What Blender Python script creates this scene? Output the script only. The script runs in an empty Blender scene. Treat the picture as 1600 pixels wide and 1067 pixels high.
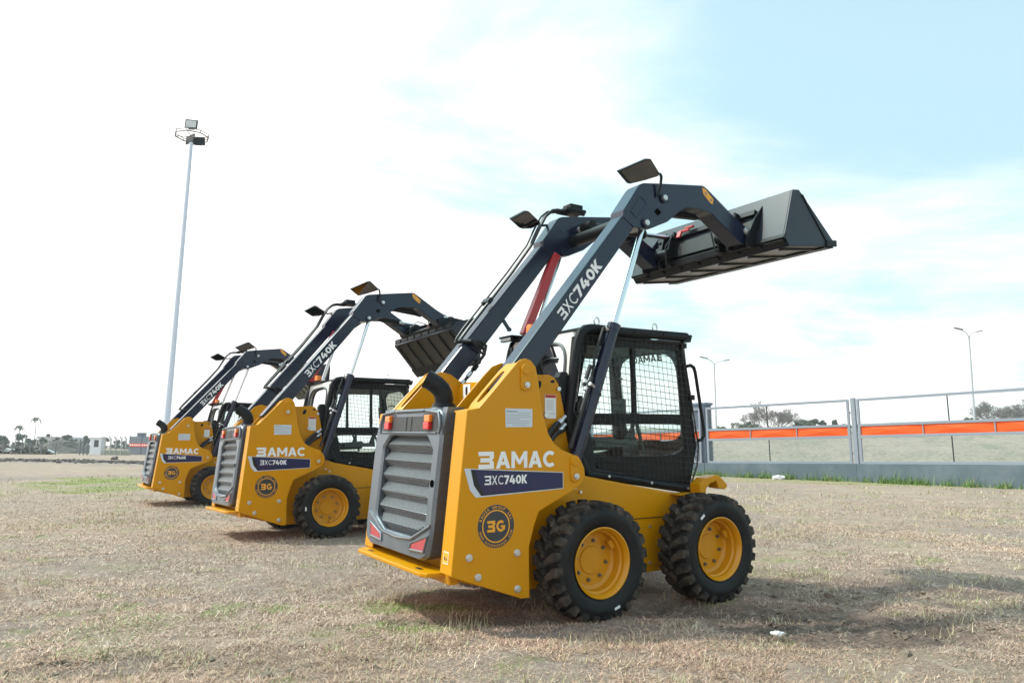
import bpy, bmesh, math, random
import numpy as np
from mathutils import Vector, Matrix
random.seed(7); rng = np.random.default_rng(11)
SC = bpy.context.scene
COL = SC.collection
# ------------------------------------------------------------------ camera
F_PX, CAM_H = 1134.745, 1.10554
cam = bpy.data.cameras.new('camera'); cam_o = bpy.data.objects.new('camera', cam); COL.objects.link(cam_o)
cam.sensor_width = 36; cam.lens = F_PX / 1600 * 36; cam.clip_start = .05; cam.clip_end = 3000
_r = Vector((.999933, -.001694, .011431)); _d = Vector((.011556, .146548, -.989136)); _f = Vector((0, .989202, .146558))
cam_o.matrix_world = Matrix.Translation((0, 0, CAM_H)) @ Matrix((_r, -_d, -_f)).transposed().to_4x4()
SC.camera = cam_o
def ray(u, v):                                   # direction through a point of the 1600 px wide photograph
    a, b = u - 800, v - 533.5
    return _r * a + _d * b + _f * F_PX
def at_depth(u, v, Y):
    d = ray(u, v); return Vector((0, 0, CAM_H)) + d * (Y / d.y)
# ------------------------------------------------------------------ sun, sky, exposure
SUN_EL, SUN_AZ = math.radians(52), (-.95, .18)
sx, sy = SUN_AZ; n_ = math.hypot(sx, sy); sx /= n_; sy /= n_
sdir = Vector((sx * math.cos(SUN_EL), sy * math.cos(SUN_EL), math.sin(SUN_EL)))
sl = bpy.data.lights.new('sun', 'SUN'); sl.energy = 3.1; sl.angle = math.radians(2.6); sl.color = (1, .95, .87)
so = bpy.data.objects.new('sun', sl); COL.objects.link(so); so.rotation_euler = sdir.to_track_quat('Z', 'Y').to_euler()
W = bpy.data.worlds.new('World'); SC.world = W; W.use_nodes = True
nt = W.node_tree; nt.nodes.clear()
def nd(t, typ, **kw):
    n = t.nodes.new(typ)
    for k, v in kw.items():
        if k in n.inputs.keys(): n.inputs[k].default_value = v
        else: setattr(n, k, v)
    return n
out = nd(nt, 'ShaderNodeOutputWorld'); bg = nd(nt, 'ShaderNodeBackground', Strength=.13)
sky = nd(nt, 'ShaderNodeTexSky', sky_type='NISHITA', sun_disc=False, sun_elevation=SUN_EL, sun_rotation=math.atan2(sx, sy), air_density=1.0, dust_density=1.2, ozone_density=1.3)
tc = nd(nt, 'ShaderNodeTexCoord')
sep = nd(nt, 'ShaderNodeSeparateXYZ'); nt.links.new(tc.outputs['Generated'], sep.inputs[0])
def math_n(op, a, b=None, clamp=False, t=nt):
    n = t.nodes.new('ShaderNodeMath'); n.operation = op; n.use_clamp = clamp
    for i, v in enumerate((a, b)):
        if v is None: continue
        if isinstance(v, (int, float)): n.inputs[i].default_value = v
        else: t.links.new(v, n.inputs[i])
    return n.outputs[0]
# clouds live on a flat layer overhead: direction / (height + small)
h = math_n('ADD', math_n('MAXIMUM', sep.outputs[2], 0.0), .16)
cx = math_n('DIVIDE', sep.outputs[0], h); cy = math_n('DIVIDE', sep.outputs[1], h)
cmb = nd(nt, 'ShaderNodeCombineXYZ'); nt.links.new(cx, cmb.inputs[0]); nt.links.new(cy, cmb.inputs[1])
mp = nd(nt, 'ShaderNodeMapping'); mp.inputs['Location'].default_value = (1.7, .35, 0); mp.inputs['Scale'].default_value = (.62, .8, 1); nt.links.new(cmb.outputs[0], mp.inputs[0])
nz = nd(nt, 'ShaderNodeTexNoise', Scale=1.25, Detail=9.0, Roughness=.58, Distortion=.25); nt.links.new(mp.outputs[0], nz.inputs['Vector'])
# more cloud towards the sun (left), less to the right
side = math_n('MULTIPLY', sep.outputs[0], -.34)
low = math_n('MULTIPLY', math_n('SUBTRACT', .42, sep.outputs[2]), .90)
cov = math_n('ADD', math_n('ADD', math_n('ADD', math_n('MULTIPLY', math_n('SUBTRACT', nz.outputs['Fac'], .5), 1.25), .45), side), low)
ramp = nd(nt, 'ShaderNodeMapRange'); ramp.inputs['From Min'].default_value = .30; ramp.inputs['From Max'].default_value = .74; ramp.clamp = True
ramp.interpolation_type = 'SMOOTHSTEP'
nt.links.new(cov, ramp.inputs['Value'])
veil = math_n('ADD', math_n('MULTIPLY', ramp.outputs[0], .66), .32, True)
mx = nd(nt, 'ShaderNodeMix', data_type='RGBA'); nt.links.new(veil, mx.inputs[0]); 
tint = nd(nt, 'ShaderNodeMix', data_type='RGBA', blend_type='MULTIPLY'); tint.inputs[0].default_value = 1; nt.links.new(sky.outputs[0], tint.inputs[6]); tint.inputs[7].default_value = (.46, 1.66, 1.36, 1)
lowf = math_n('ADD', math_n('MULTIPLY', math_n('MAXIMUM', sep.outputs[2], 0.0), .95), .56, True)
tv = nd(nt, 'ShaderNodeVectorMath', operation='SCALE'); nt.links.new(tint.outputs[2], tv.inputs[0]); nt.links.new(lowf, tv.inputs['Scale'])
nt.links.new(tv.outputs[0], mx.inputs[6])
mx.inputs[7].default_value = (9.6, 9.0, 8.8, 1)
# bright aureole of the veiled sun
dt = nd(nt, 'ShaderNodeVectorMath', operation='DOT_PRODUCT'); nt.links.new(tc.outputs['Generated'], dt.inputs[0]); dt.inputs[1].default_value = tuple(sdir)
gl_ = math_n('ADD', math_n('MULTIPLY', math_n('POWER', math_n('MAXIMUM', dt.outputs['Value'], 0.0), 5.0), 1.2), 1.0)
vm = nd(nt, 'ShaderNodeVectorMath', operation='SCALE'); nt.links.new(mx.outputs[2], vm.inputs[0]); nt.links.new(gl_, vm.inputs['Scale'])
nt.links.new(vm.outputs[0], bg.inputs[0]); nt.links.new(bg.outputs[0], out.inputs[0])
SC.view_settings.view_transform = 'Standard'; SC.view_settings.look = 'None'; SC.view_settings.exposure = .36; SC.view_settings.gamma = 1
# ------------------------------------------------------------------ materials
MATS = {}
def mat(name, col, rough=.5, metal=0.0, spec=.5, coat=0, noise=None, bump=None, alpha=None, emit=None):
    """noise=(scale, amount, colour2) mixes a second colour by noise; bump=(scale, strength)"""
    if name in MATS: return MATS[name]
    m = bpy.data.materials.new(name); m.use_nodes = True; t = m.node_tree; b = t.nodes['Principled BSDF']
    b.inputs['Base Color'].default_value = (*col, 1); b.inputs['Roughness'].default_value = rough; b.inputs['Metallic'].default_value = metal
    b.inputs['Specular IOR Level'].default_value = spec
    if coat: b.inputs['Coat Weight'].default_value = coat; b.inputs['Coat Roughness'].default_value = .12
    tco = t.nodes.new('ShaderNodeTexCoord')
    if noise:
        s, a, c2 = noise
        n = t.nodes.new('ShaderNodeTexNoise'); n.inputs['Scale'].default_value = s; n.inputs['Detail'].default_value = 7; n.inputs['Roughness'].default_value = .65
        t.links.new(tco.outputs['Object'], n.inputs['Vector'])
        r = t.nodes.new('ShaderNodeMapRange'); r.inputs['From Min'].default_value = .42; r.inputs['From Max'].default_value = .72; r.inputs['To Max'].default_value = a
        t.links.new(n.outputs['Fac'], r.inputs['Value'])
        x = t.nodes.new('ShaderNodeMix'); x.data_type = 'RGBA'; x.inputs[6].default_value = (*col, 1); x.inputs[7].default_value = (*c2, 1)
        t.links.new(r.outputs[0], x.inputs[0]); t.links.new(x.outputs[2], b.inputs['Base Color'])
        rr = t.nodes.new('ShaderNodeMapRange'); rr.inputs['To Min'].default_value = rough; rr.inputs['To Max'].default_value = min(1, rough + .25)
        t.links.new(r.outputs[0], rr.inputs['Value']); t.links.new(rr.outputs[0], b.inputs['Roughness'])
    if bump:
        n = t.nodes.new('ShaderNodeTexNoise'); n.inputs['Scale'].default_value = bump[0]; n.inputs['Detail'].default_value = 5
        t.links.new(tco.outputs['Object'], n.inputs['Vector'])
        u = t.nodes.new('ShaderNodeBump'); u.inputs['Strength'].default_value = bump[1]; u.inputs['Distance'].default_value = .01
        t.links.new(n.outputs['Fac'], u.inputs['Height']); t.links.new(u.outputs[0], b.inputs['Normal'])
    MATS[name] = m; return m
YEL = mat('yellow_paint', (.61, .262, .0), .32, spec=.24, coat=.04, noise=(3.5, .14, (.44, .25, .04)), bump=(55, .03))
RIMY = mat('rim_yellow_paint', (.62, .275, .003), .25, spec=.45, noise=(9, .15, (.40, .24, .05)))
NAVY = mat('dark_blue_grey_paint', (.007, .011, .032), .22, spec=.45, coat=.12, noise=(2, .05, (.04, .045, .06)))
BLK = mat('black_paint', (.007, .008, .010), .38, spec=.22, noise=(8, .3, (.03, .03, .03)))
HOOD = mat('dark_grey_plastic', (.135, .155, .18), .30, metal=.5, spec=.6, noise=(7, .6, (.21, .22, .23)), bump=(90, .06))
GRI = mat('grille_grey', (.17, .178, .19), .28, metal=.6, noise=(12, .5, (.16, .155, .15)))
RUB = mat('tyre_rubber', (.010, .0105, .012), .55, spec=.25, noise=(7, .35, (.045, .04, .036)), bump=(120, .15))
TREAD = mat('dusty_tread_rubber', (.013, .013, .013), .75, spec=.2, noise=(6, 1, (.13, .105, .085)), bump=(60, .35))
CHR = mat('chrome', (.75, .76, .78), .12, metal=1)
ZINC = mat('zinc_bolt', (.62, .62, .62), .32, metal=.8)
RED = mat('red_paint', (.42, .015, .02), .35, coat=.3)
WHT = mat('white_vinyl', (.78, .79, .80), .45)
LBLU = mat('pale_grey_vinyl', (.55, .60, .66), .45)
DNAV = mat('deep_blue_vinyl', (.010, .014, .075), .3, noise=(2.5, .8, (.045, .012, .05)))
BKV = mat('black_vinyl', (.008, .008, .01), .35)
HOLE = mat('hole_black', (.002, .002, .002), 1, spec=0)  # flat black painted for the dark inside of uncut openings
GRV = mat('charcoal_vinyl', (.035, .04, .05), .4)
YLV = mat('amber_vinyl', (.80, .36, .02), .45)
RDV = mat('red_vinyl', (.45, .03, .02), .45)
INK = mat('ink_grey', (.18, .2, .23), .6)
AMB = mat('amber_lens', (.95, .22, .01), .25, coat=.5)
REDL = mat('red_lens', (.70, .012, .008), .2, coat=.5)
REFL = mat('red_reflector', (.42, .045, .05), .4, coat=.3)
BUCK = mat('bucket_steel_paint', (.014, .018, .030), .34, spec=.38, noise=(3, .25, (.03, .032, .042)))
BUNDER = mat('bucket_bottom_steel', (.055, .055, .055), .30, metal=.55, noise=(5, .35, (.09, .06, .045)))
SHELL = mat('cab_shell_white', (.70, .68, .64), .4)
SEATM = mat('seat_vinyl', (.05, .068, .07), .6)
CABIN = mat('cab_lining', (.09, .105, .11), .7)
MIR = mat('mirror_glass', (.11, .11, .115), .04, metal=1)
HOSE = mat('hose_rubber', (.014, .014, .016), .45)
WHP = mat('white_masterbatch', (.75, .77, .80), .5, noise=(.6, .4, (.6, .62, .65)))
def glass_mat(name, tint, gl=.10):
    m = bpy.data.materials.new(name); m.use_nodes = True; t = m.node_tree; t.nodes.clear()
    o = t.nodes.new('ShaderNodeOutputMaterial'); a = t.nodes.new('ShaderNodeBsdfTransparent'); a.inputs[0].default_value = (*tint, 1)
    g = t.nodes.new('ShaderNodeBsdfGlossy'); g.inputs['Roughness'].default_value = .02
    fr = t.nodes.new('ShaderNodeFresnel'); fr.inputs[0].default_value = 1.28
    x = t.nodes.new('ShaderNodeMixShader'); t.links.new(fr.outputs[0], x.inputs[0]); t.links.new(a.outputs[0], x.inputs[1]); t.links.new(g.outputs[0], x.inputs[2]); t.links.new(x.outputs[0], o.inputs[0])
    return m
GLASS = glass_mat('tinted_glass', (.90, .985, .97))
# ------------------------------------------------------------------ mesh building
class MB:
    def __init__(s): s.v = []; s.f = []; s.m = []; s.mi = 0; s.cuts = []
    def cut(s): s.cuts.append((len(s.v), len(s.f))); return s
    def add(s, vs, fs, M=None):
        o = len(s.v); s.v += [tuple(M @ Vector(v)) if M else tuple(v) for v in vs]
        s.f += [tuple(i + o for i in f) for f in fs]; s.m += [s.mi] * len(fs); return s
    def box(s, c, sz, rot=None):
        x, y, z = [a / 2 for a in sz]
        vs = [(-x, -y, -z), (x, -y, -z), (x, y, -z), (-x, y, -z), (-x, -y, z), (x, -y, z), (x, y, z), (-x, y, z)]
        M = Matrix.Translation(c)
        if rot is not None: M = M @ (rot.to_4x4() if isinstance(rot, Matrix) else Matrix.Rotation(rot, 4, 'Y'))
        return s.add(vs, [(0, 3, 2, 1), (4, 5, 6, 7), (0, 1, 5, 4), (1, 2, 6, 5), (2, 3, 7, 6), (3, 0, 4, 7)], M)
    def prism(s, poly, a, b, ax='y'):
        """polygon in the plane across ax, between a and b"""
        f = {'y': lambda p, q: (p[0], q, p[1]), 'x': lambda p, q: (q, p[0], p[1]), 'z': lambda p, q: (p[0], p[1], q)}[ax]
        n = len(poly)
        vs = [f(p, a) for p in poly] + [f(p, b) for p in poly]
        fs = [tuple(range(n)), tuple(range(2 * n - 1, n - 1, -1))] + [(i, i + n, (i + 1) % n + n, (i + 1) % n) for i in range(n)]
        return s.add(vs, fs)
    def ringprism(s, outer, inner, a, b, ax='y'):
        """plate with a hole: outer and inner loops of equal length"""
        f = {'y': lambda p, q: (p[0], q, p[1]), 'x': lambda p, q: (q, p[0], p[1]), 'z': lambda p, q: (p[0], p[1], q)}[ax]
        n = len(outer); vs = [f(p, q) for q in (a, b) for l in (outer, inner) for p in l]
        fs = []
        for i in range(n):
            j = (i + 1) % n
            fs += [(i, j, n + j, n + i), (2 * n + i, 3 * n + i, 3 * n + j, 2 * n + j), (i, 2 * n + i, 2 * n + j, j), (n + i, n + j, 3 * n + j, 3 * n + i)]
        return s.add(vs, fs)
    def tube(s, pts, r, seg=10, cap=True, closed=False):
        pts = [Vector(p) for p in pts]; n = len(pts); rs = r if isinstance(r, (list, tuple)) else [r] * n
        t0 = (pts[1] - pts[0]).normalized(); up = Vector((0, 0, 1)) if abs(t0.z) < .9 else Vector((0, 1, 0))
        u = t0.cross(up).normalized(); vs = []
        for i, p in enumerate(pts):
            a = pts[i] - pts[i - 1] if (i or closed) else pts[1] - pts[0]
            b = pts[(i + 1) % n] - pts[i] if (i < n - 1 or closed) else a
            t = (a.normalized() + b.normalized()).normalized()
            u = (u - t * u.dot(t)).normalized(); w = t.cross(u)
            k = 1 / max(.5, t.dot(b.normalized()))
            for j in range(seg):
                an = 2 * math.pi * j / seg; vs.append(p + (u * math.cos(an) + w * math.sin(an)) * rs[i] * (k if 0 < i < n - 1 else 1))
        fs = [(i * seg + j, i * seg + (j + 1) % seg, (i + 1) * seg + (j + 1) % seg, (i + 1) * seg + j) for i in range(n - 1) for j in range(seg)]
        if closed: fs += [((n - 1) * seg + j, (n - 1) * seg + (j + 1) % seg, (j + 1) % seg, j) for j in range(seg)]
        elif cap: fs += [tuple(range(seg - 1, -1, -1)), tuple((n - 1) * seg + j for j in range(seg))]
        return s.add(vs, fs)
    def cyl(s, a, b, r, seg=20): return s.tube([a, b], r, seg)
    def lathe(s, prof, M=None, seg=48, closed=False):
        """profile (r, h) turned about local y"""
        n = len(prof); vs = []
        for k in range(seg):
            an = 2 * math.pi * k / seg; c, q = math.cos(an), math.sin(an)
            vs += [(r * c, y, r * q) for r, y in prof]
        fs = []
        for k in range(seg):
            k2 = (k + 1) % seg
            for i in range(n if closed else n - 1): fs.append((k * n + i, k * n + (i + 1) % n, k2 * n + (i + 1) % n, k2 * n + i))
        return s.add(vs, fs, M)
    def build(s, name, mats, parent=None, smooth=False, bevel=0, recalc=True, loc=None, ang=35):
        if s.cuts:                                # several pieces: one object each
            cs = [(0, 0)] + s.cuts + [(len(s.v), len(s.f))]; o = None
            for (v0, f0), (v1, f1) in zip(cs, cs[1:]):
                if f1 <= f0: continue
                p = MB(); p.v = s.v[v0:v1]; p.f = [tuple(i - v0 for i in f) for f in s.f[f0:f1]]; p.m = s.m[f0:f1]
                o = p.build(name, mats, parent, smooth, bevel, recalc, loc, ang)
            return o
        me = bpy.data.meshes.new(name); me.from_pydata(s.v, [], s.f)
        if not isinstance(mats, (list, tuple)): mats = [mats]
        for m in mats: me.materials.append(m)
        if len(mats) > 1: me.polygons.foreach_set('material_index', [min(i, len(mats) - 1) for i in s.m])
        if recalc:
            b = bmesh.new(); b.from_mesh(me); bmesh.ops.recalc_face_normals(b, faces=b.faces); b.to_mesh(me); b.free()
        if loc is not None: me.transform(Matrix.Translation(-Vector(loc)))
        if smooth:
            me.polygons.foreach_set('use_smooth', [True] * len(me.polygons)); me.set_sharp_from_angle(angle=math.radians(ang))
        o = bpy.data.objects.new(name, me); COL.objects.link(o)
        if parent is not None: o.parent = parent
        if loc is not None: o.location = loc
        if bevel:
            md = o.modifiers.new('edge', 'BEVEL'); md.width = bevel; md.segments = 2; md.limit_method = 'ANGLE'; md.angle_limit = math.radians(40)
        return o
def empty(name, loc=(0, 0, 0), parent=None):
    o = bpy.data.objects.new(name, None); COL.objects.link(o); o.location = loc; o.empty_display_size = .2
    if parent is not None: o.parent = parent
    return o
def tag(o, label=None, cat=None, group=None, kind=None):
    for k, v in (('label', label), ('category', cat), ('group', group), ('kind', kind)):
        if v: o[k] = v
    return o
def copy_tree(o, parent=None):
    c = o.copy(); COL.objects.link(c); c.parent = parent
    for ch in list(o.children): copy_tree(ch, c)
    return c
def lp(a, b, t): return tuple(x + (y - x) * t for x, y in zip(a, b))
def text_geo(txt, size=1.0, bold=0.0, italic=0.0):
    """outline text from the built-in font, cached; made first of all while the scene is still empty"""
    k = (txt, bold)
    if k not in TXT:
        cu = bpy.data.curves.new('t', 'FONT'); cu.body = txt; cu.size = 1; cu.offset = bold; cu.resolution_u = 3
        o = bpy.data.objects.new('t', cu); COL.objects.link(o)
        dg = bpy.context.evaluated_depsgraph_get(); me = bpy.data.meshes.new_from_object(o.evaluated_get(dg))
        TXT[k] = ([(v.co.x, v.co.y) for v in me.vertices], [tuple(p.vertices) for p in me.polygons])
        bpy.data.objects.remove(o); bpy.data.curves.remove(cu); bpy.data.meshes.remove(me)
    return TXT[k]
TXT = {}
for c_ in set('BAUZA GROUP SRLWWW.BAUZAGROUP.COM'):
    if c_ != ' ': text_geo(c_, 1, .015)
def arc(r0, r1, a0, a1, wx=1.0, n=18, c=(.5, .5)):
    P_ = []; F_ = []
    for k in range(n + 1):
        a = math.radians(a0 + (a1 - a0) * k / n)
        for r in (r0, r1): P_.append((c[0] * wx + r[0] * math.cos(a), c[1] + r[1] * math.sin(a)))
    for k in range(n): F_.append((2 * k, 2 * k + 1, 2 * k + 3, 2 * k + 2))
    return P_, F_
def glyph(ch):
    """heavy geometric letters, unit height: (width, points, faces)"""
    if ch == 'A': return .98, [(0, 0), (.27, 0), (.34, .2), (.41, .4), (.49, .68), (.49, 1), (.36, 1), (.98, 0), (.71, 0), (.64, .2), (.57, .4), (.62, 1)], [(0, 1, 2, 3, 4, 5, 6), (7, 11, 5, 4, 10, 9, 8), (2, 9, 10, 3)]
    if ch == 'M': return 1.10, [(0, 0), (.24, 0), (.24, .58), (.48, .22), (.62, .22), (.86, .58), (.86, 0), (1.10, 0), (1.10, 1), (.87, 1), (.55, .5), (.23, 1), (0, 1)], [tuple(range(13))]
    if ch == 'C': return .92, *arc((.27, .27), (.50, .5), 48, 312, 1, 22)
    if ch == 'c': return .86, *arc((.37, .37), (.48, .5), 45, 315, 1, 22)
    if ch == '0': return .76, *arc((.14, .27), (.38, .5), 0, 360, .76, 28)
    if ch == 'G':
        p, f = arc((.27, .27), (.50, .5), 45, 330, 1, 22); n = len(p); return 1.0, p + [(.5, .55), (1.0, .55), (.98, .16), (.76, .16), (.76, .36), (.5, .36)], f + [tuple(range(n, n + 6))]
    if ch == '7': return .70, [(0, 1), (.70, 1), (.70, .82), (.36, 0), (.10, 0), (.42, .78), (0, .78)], [tuple(range(7))]
    if ch == '4': return .80, [(0, .2), (0, .42), (.28, 1), (.56, 1), (.26, .42), (.42, .42), (.42, .64), (.67, .64), (.67, .42), (.80, .42), (.80, .2), (.67, .2), (.67, 0), (.42, 0), (.42, .2)], [tuple(range(15))]
    if ch == 'K': return .80, [(0, 0), (.25, 0), (.25, .36), (.50, 0), (.80, 0), (.45, .51), (.78, 1), (.49, 1), (.25, .64), (.25, 1), (0, 1)], [tuple(range(11))]
    if ch == 'x': return .82, [(0, 0), (.16, 0), (.41, .37), (.66, 0), (.82, 0), (.50, .50), (.80, 1), (.64, 1), (.41, .65), (.18, 1), (.02, 1), (.32, .50)], [tuple(range(12))]
def word(t, gap=.12):
    x = 0; P_ = []; F_ = []
    for c in t:
        w, p, f = glyph(c); n = len(P_); P_ += [(a + x, b) for a, b in p]; F_ += [tuple(i + n for i in q) for q in f]; x += w + gap
    return P_, F_
def three(hh, w, t):
    """angular mirrored-B figure made of bars: three bars and two slanted sides"""
    pts = [(0, hh), (w, hh), (w, hh * .62), (w * .88, hh * .5), (w, hh * .38), (w, 0), (0, 0), (0, t), (w - t * 1.15, t), (w - t * 1.15, hh * .5 - t / 2), (w * .12, hh * .5 - t / 2), (w * .12, hh * .5 + t / 2), (w - t * 1.15, hh * .5 + t / 2), (w - t * 1.15, hh - t), (0, hh - t)]
    return pts, [tuple(range(len(pts)))]
def put2d(mb, geo, mapf, scale=1, off=(0, 0)):
    vs, fs = geo; mb.add([mapf(x * scale + off[0], y * scale + off[1]) for x, y in vs], fs)
def fitgeo(geo, w, h):
    vs, fs = geo; x0 = min(v[0] for v in vs); x1 = max(v[0] for v in vs); y0 = min(v[1] for v in vs); y1 = max(v[1] for v in vs)
    return [((x - x0) / (x1 - x0) * w, (y - y0) / (y1 - y0) * h) for x, y in vs], fs
# ================================================================== THE LOADER
def make_loader():
    root = empty('skid_steer_loader')
    # ---- chassis -----------------------------------------------------
    m = MB()
    m.prism([(-1.44, .30), (-.98, .182), (.40, .196), (.62, .24), (.74, .36), (.74, .71), (.60, .748), (.50, .75), (-.36, .905), (-.47, .94), (-1.42, .94)], -.49, .49)
    ch = m.build('chassis', YEL, root, bevel=.012)
    for s in (-1, 1):
        m = MB(); y = s * .4935
        m.prism([(-.02, .54), (.05, .56), (.24, .556), (.30, .53), (.335, .46), (.325, .31), (.29, .25), (.20, .235), (-.02, .25)], s * .491, s * .497)
        cv = m.build('access_cover', YEL, ch, bevel=.002)
        m = MB()
        for x, z in ((.206, .524), (.291, .39), (.199, .263), (-.433, .80), (-.484, .83)): m.cut().cyl((x, s * .49, z), (x, s * .508, z), .011, 6)
        m.build('bolt', ZINC, cv)
        m = MB(); m.box((.24, s * .4915, .585), (.6, .004, .006)); m.build('panel_seam', BLK, ch)
        # front hooked step bracket
        m = MB(); m.prism([(.64, .752), (.64, .82), (.71, .865), (.82, .885), (.855, .88), (.94, .815), (.945, .79), (.91, .772), (.845, .782), (.82, .84), (.75, .82), (.71, .785), (.70, .748)], s * .49, s * .60)
        m.build('front_step', YEL, root, bevel=.008)
        m = MB(); m.box((.56, s * .53, .749), (.26, .12, .012)); m.build('fender_plate', YEL, ch, bevel=.003)
    # ---- engine bay and hood ----------------------------------------
    m = MB(); m.prism([(-1.46, .94), (-1.42, 1.345), (-.62, 1.345), (-.50, .94)], -.43, .43); m.build('engine_bay', BLK, root, bevel=.01)
    m = MB(); m.box((-1.15, 0, 1.36), (.52, .90, .026))
    for k in range(14): m.box((-1.30 + k * .028, -.15, 1.376), (.012, .4, .008))
    m.build('hood_lid', HOOD, root, bevel=.004)
    # ---- side towers ---------------------------------------------------
    OUT = [(-1.571, .377), (-1.475, 1.344), (-1.392, 1.36), (-1.115, 1.655), (-1.09, 1.672), (-1.05, 1.68), (-1.01, 1.668), (-.975, 1.63), (-.957, 1.56), (-.941, 1.453), (-.925, 1.36), (-.905, 1.28), (-.875, 1.20), (-.83, 1.14), (-.77, 1.10), (-.66, 1.062), (-.615, 1.03), (-.588, .98), (-.583, .935), (-.597, .895), (-.63, .862), (-.70, .825), (-.951, .719), (-.985, .64), (-1.026, .505), (-1.022, .20), (-1.086, .203)]
    for s in (-1, 1):
        Y = .745 if s < 0 else .635
        tw = MB(); tw.prism(OUT, s * Y, s * (Y - .014))
        # rear flange, with a rounded fold
        yo, yi = s * (Y - .0005), s * (Y - .15)
        tw.prism([(-1.571, .38), (-1.475, 1.342), (-1.461, 1.342), (-1.557, .38)], s * (Y - .002), yi)
        tw.prism([(-1.474, 1.330), (-1.392, 1.346), (-1.392, 1.358), (-1.476, 1.3425)], s * (Y - .002), s * (Y - .17))
        tw.build('side_tower', YEL, root, bevel=.006, smooth=False)
        tower = COL.objects[-1] if False else root.children[-1]
        # slanted plate with its long slot
        a0, a1 = Vector((-1.392, 1.348)), Vector((-1.108, 1.652)); d = (a1 - a0).normalized(); nn = Vector((-d.y, d.x)); L = (a1 - a0).length
        def P(t, q, off): v = a0 + d * t + nn * off; return (v.x, s * (Y - .003 - q), v.y)
        N = 20; inner = []; outer = []
        ww = .17
        for k in range(N):
            an = 2 * math.pi * k / N; c, q = math.cos(an), math.sin(an)
            inner.append((L * .50 + (.34 * L) * (abs(c) ** .7) * (1 if c > 0 else -1), .10 + .035 * (abs(q) ** .8) * (1 if q > 0 else -1)))
            M_ = max(abs(c) , abs(q)); outer.append((L * .5 + L * .5 * c / M_, ww / 2 + ww / 2 * q / M_))
        vs = [P(t, q, o) for o in (0, -.012) for l in (outer, inner) for t, q in l]; fs = []
        for i in range(N):
            j = (i + 1) % N; fs += [(i, j, N + j, N + i), (2 * N + i, 3 * N + i, 3 * N + j, 2 * N + j), (i, 2 * N + i, 2 * N + j, j), (N + i, N + j, 3 * N + j, 3 * N + i)]
        sp = MB(); sp.add(vs, fs); sp.build('slotted_cover', YEL, tower)
        # inner plate
        ip = MB(); yi = s * .452
        inn = [(-1.44, .94), (-1.40, 1.36), (-1.20, 1.575), (-1.13, 1.645), (-1.054, 1.675), (-.97, 1.655), (-.90, 1.61), (-.86, 1.60), (-.665, 1.612), (-.62, 1.595), (-.585, 1.55), (-.57, 1.50), (-.53, 1.33), (-.50, 1.20), (-.44, .95)]
        ip.prism(inn, yi, yi - s * .012); ipo = ip.build('inner_plate', YEL, tower, bevel=.003)
        dm = MB()  # holes painted as dark patches on the uncut plate
        for (x, z, rx, rz, mi) in ((-.755, 1.535, .022, .032, 0), (-.635, 1.565, .018, .011, 0)):
            dm.cut()
            pts = [(x + rx * math.cos(a * math.pi / 6) + .3 * rz * math.sin(a * math.pi / 6), z + rz * math.sin(a * math.pi / 6)) for a in range(12)]
            dm.prism(pts, s * .452, s * .4545)
        dm.build('painted_hole', BKV if s > 0 else BLK, tower)
        bo = MB(); bo.cyl((-.59, s * .45, 1.515), (-.59, s * .47, 1.515), .017, 6); bo.cut(); bo.cyl((-.70, s * .45, 1.33), (-.70, s * .475, 1.33), .02, 14)
        bo.build('bolt', ZINC, tower)
        wl = MB(); wl.mi = 0; wl.box((-.655, s * .4535, 1.39), (.095, .002, .165)); wl.mi = 1; wl.box((-.655, s * .4552, 1.461), (.09, .001, .02))
        wl.mi = 2
        for k in range(5): wl.box((-.66, s * .4552, 1.43 - k * .014), (.06, .001, .002))
        wl.mi = 2; wl.box((-.655, s * .4552, 1.34), (.075, .001, .002))
        wl.build('warning_label', [WHT, RDV, INK], tower)
        # pin covers (obround plates) and pins
        for (x, z, dx) in ((-1.058, 1.56, .004), (-.672, .978, .004)):
            pc = MB(); pts = []
            for k in range(17):
                an = math.pi * k / 16; pts.append((x + .036 * math.cos(an), z + .05 + .036 * math.sin(an)))
            for k in range(17):
                an = math.pi + math.pi * k / 16; pts.append((x + .036 * math.cos(an), z - .05 + .036 * math.sin(an)))
            pc.prism(pts, s * (Y - .001), s * (Y + .013)); pc.cyl((x, s * Y, z + .05), (x, s * (Y + .02), z + .05), .034, 20)
            pc.build('pin_cover', YEL, tower, bevel=.003)
            pc = MB(); pc.cyl((x + .004, s * Y, z - .05), (x + .004, s * (Y + .026), z - .05), .020, 16); pc.cyl((x + .004, s * Y, z - .05), (x + .004, s * (Y + .034), z - .05), .012, 6)
            pc.build('bolt', ZINC, tower, bevel=.002)
        for (x, z) in ((-1.454, .476), (-1.118, .478), (-1.392, .359), (-1.114, .264)):
            b_ = MB(); b_.cyl((x, s * (Y - .001), z), (x, s * (Y + .006), z), .023, 20); b_.cyl((x, s * Y, z), (x, s * (Y + .017), z), .018, 12)
            b_.build('bolt', ZINC, tower, bevel=.003)
        # lettering, banner, badge: text reads left to right from outside on both sides
        if s < 0: fx = lambda q, xl, xr: xl + q
        e0 = Y + .0012
        def mp_(x, z, lift=0.0): return (x, s * (e0 + lift), z)
        def mirror_x(x, c=-1.11): return x if s < 0 else 2 * c - x
        b = MB()
        H_, Wt = .103, .566; x0, z0 = -1.395, .992
        g3 = three(H_, .108, .026)
        def MAPT(lift, x0=x0, z0=z0): return lambda a, b2: (mirror_x(x0 + a), s * (e0 + lift), z0 + b2)
        put2d(b, g3, MAPT(.0004))
        put2d(b, fitgeo(word('AMAC', .07), Wt - .125, H_), MAPT(.0004), off=(.122, 0))
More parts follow.
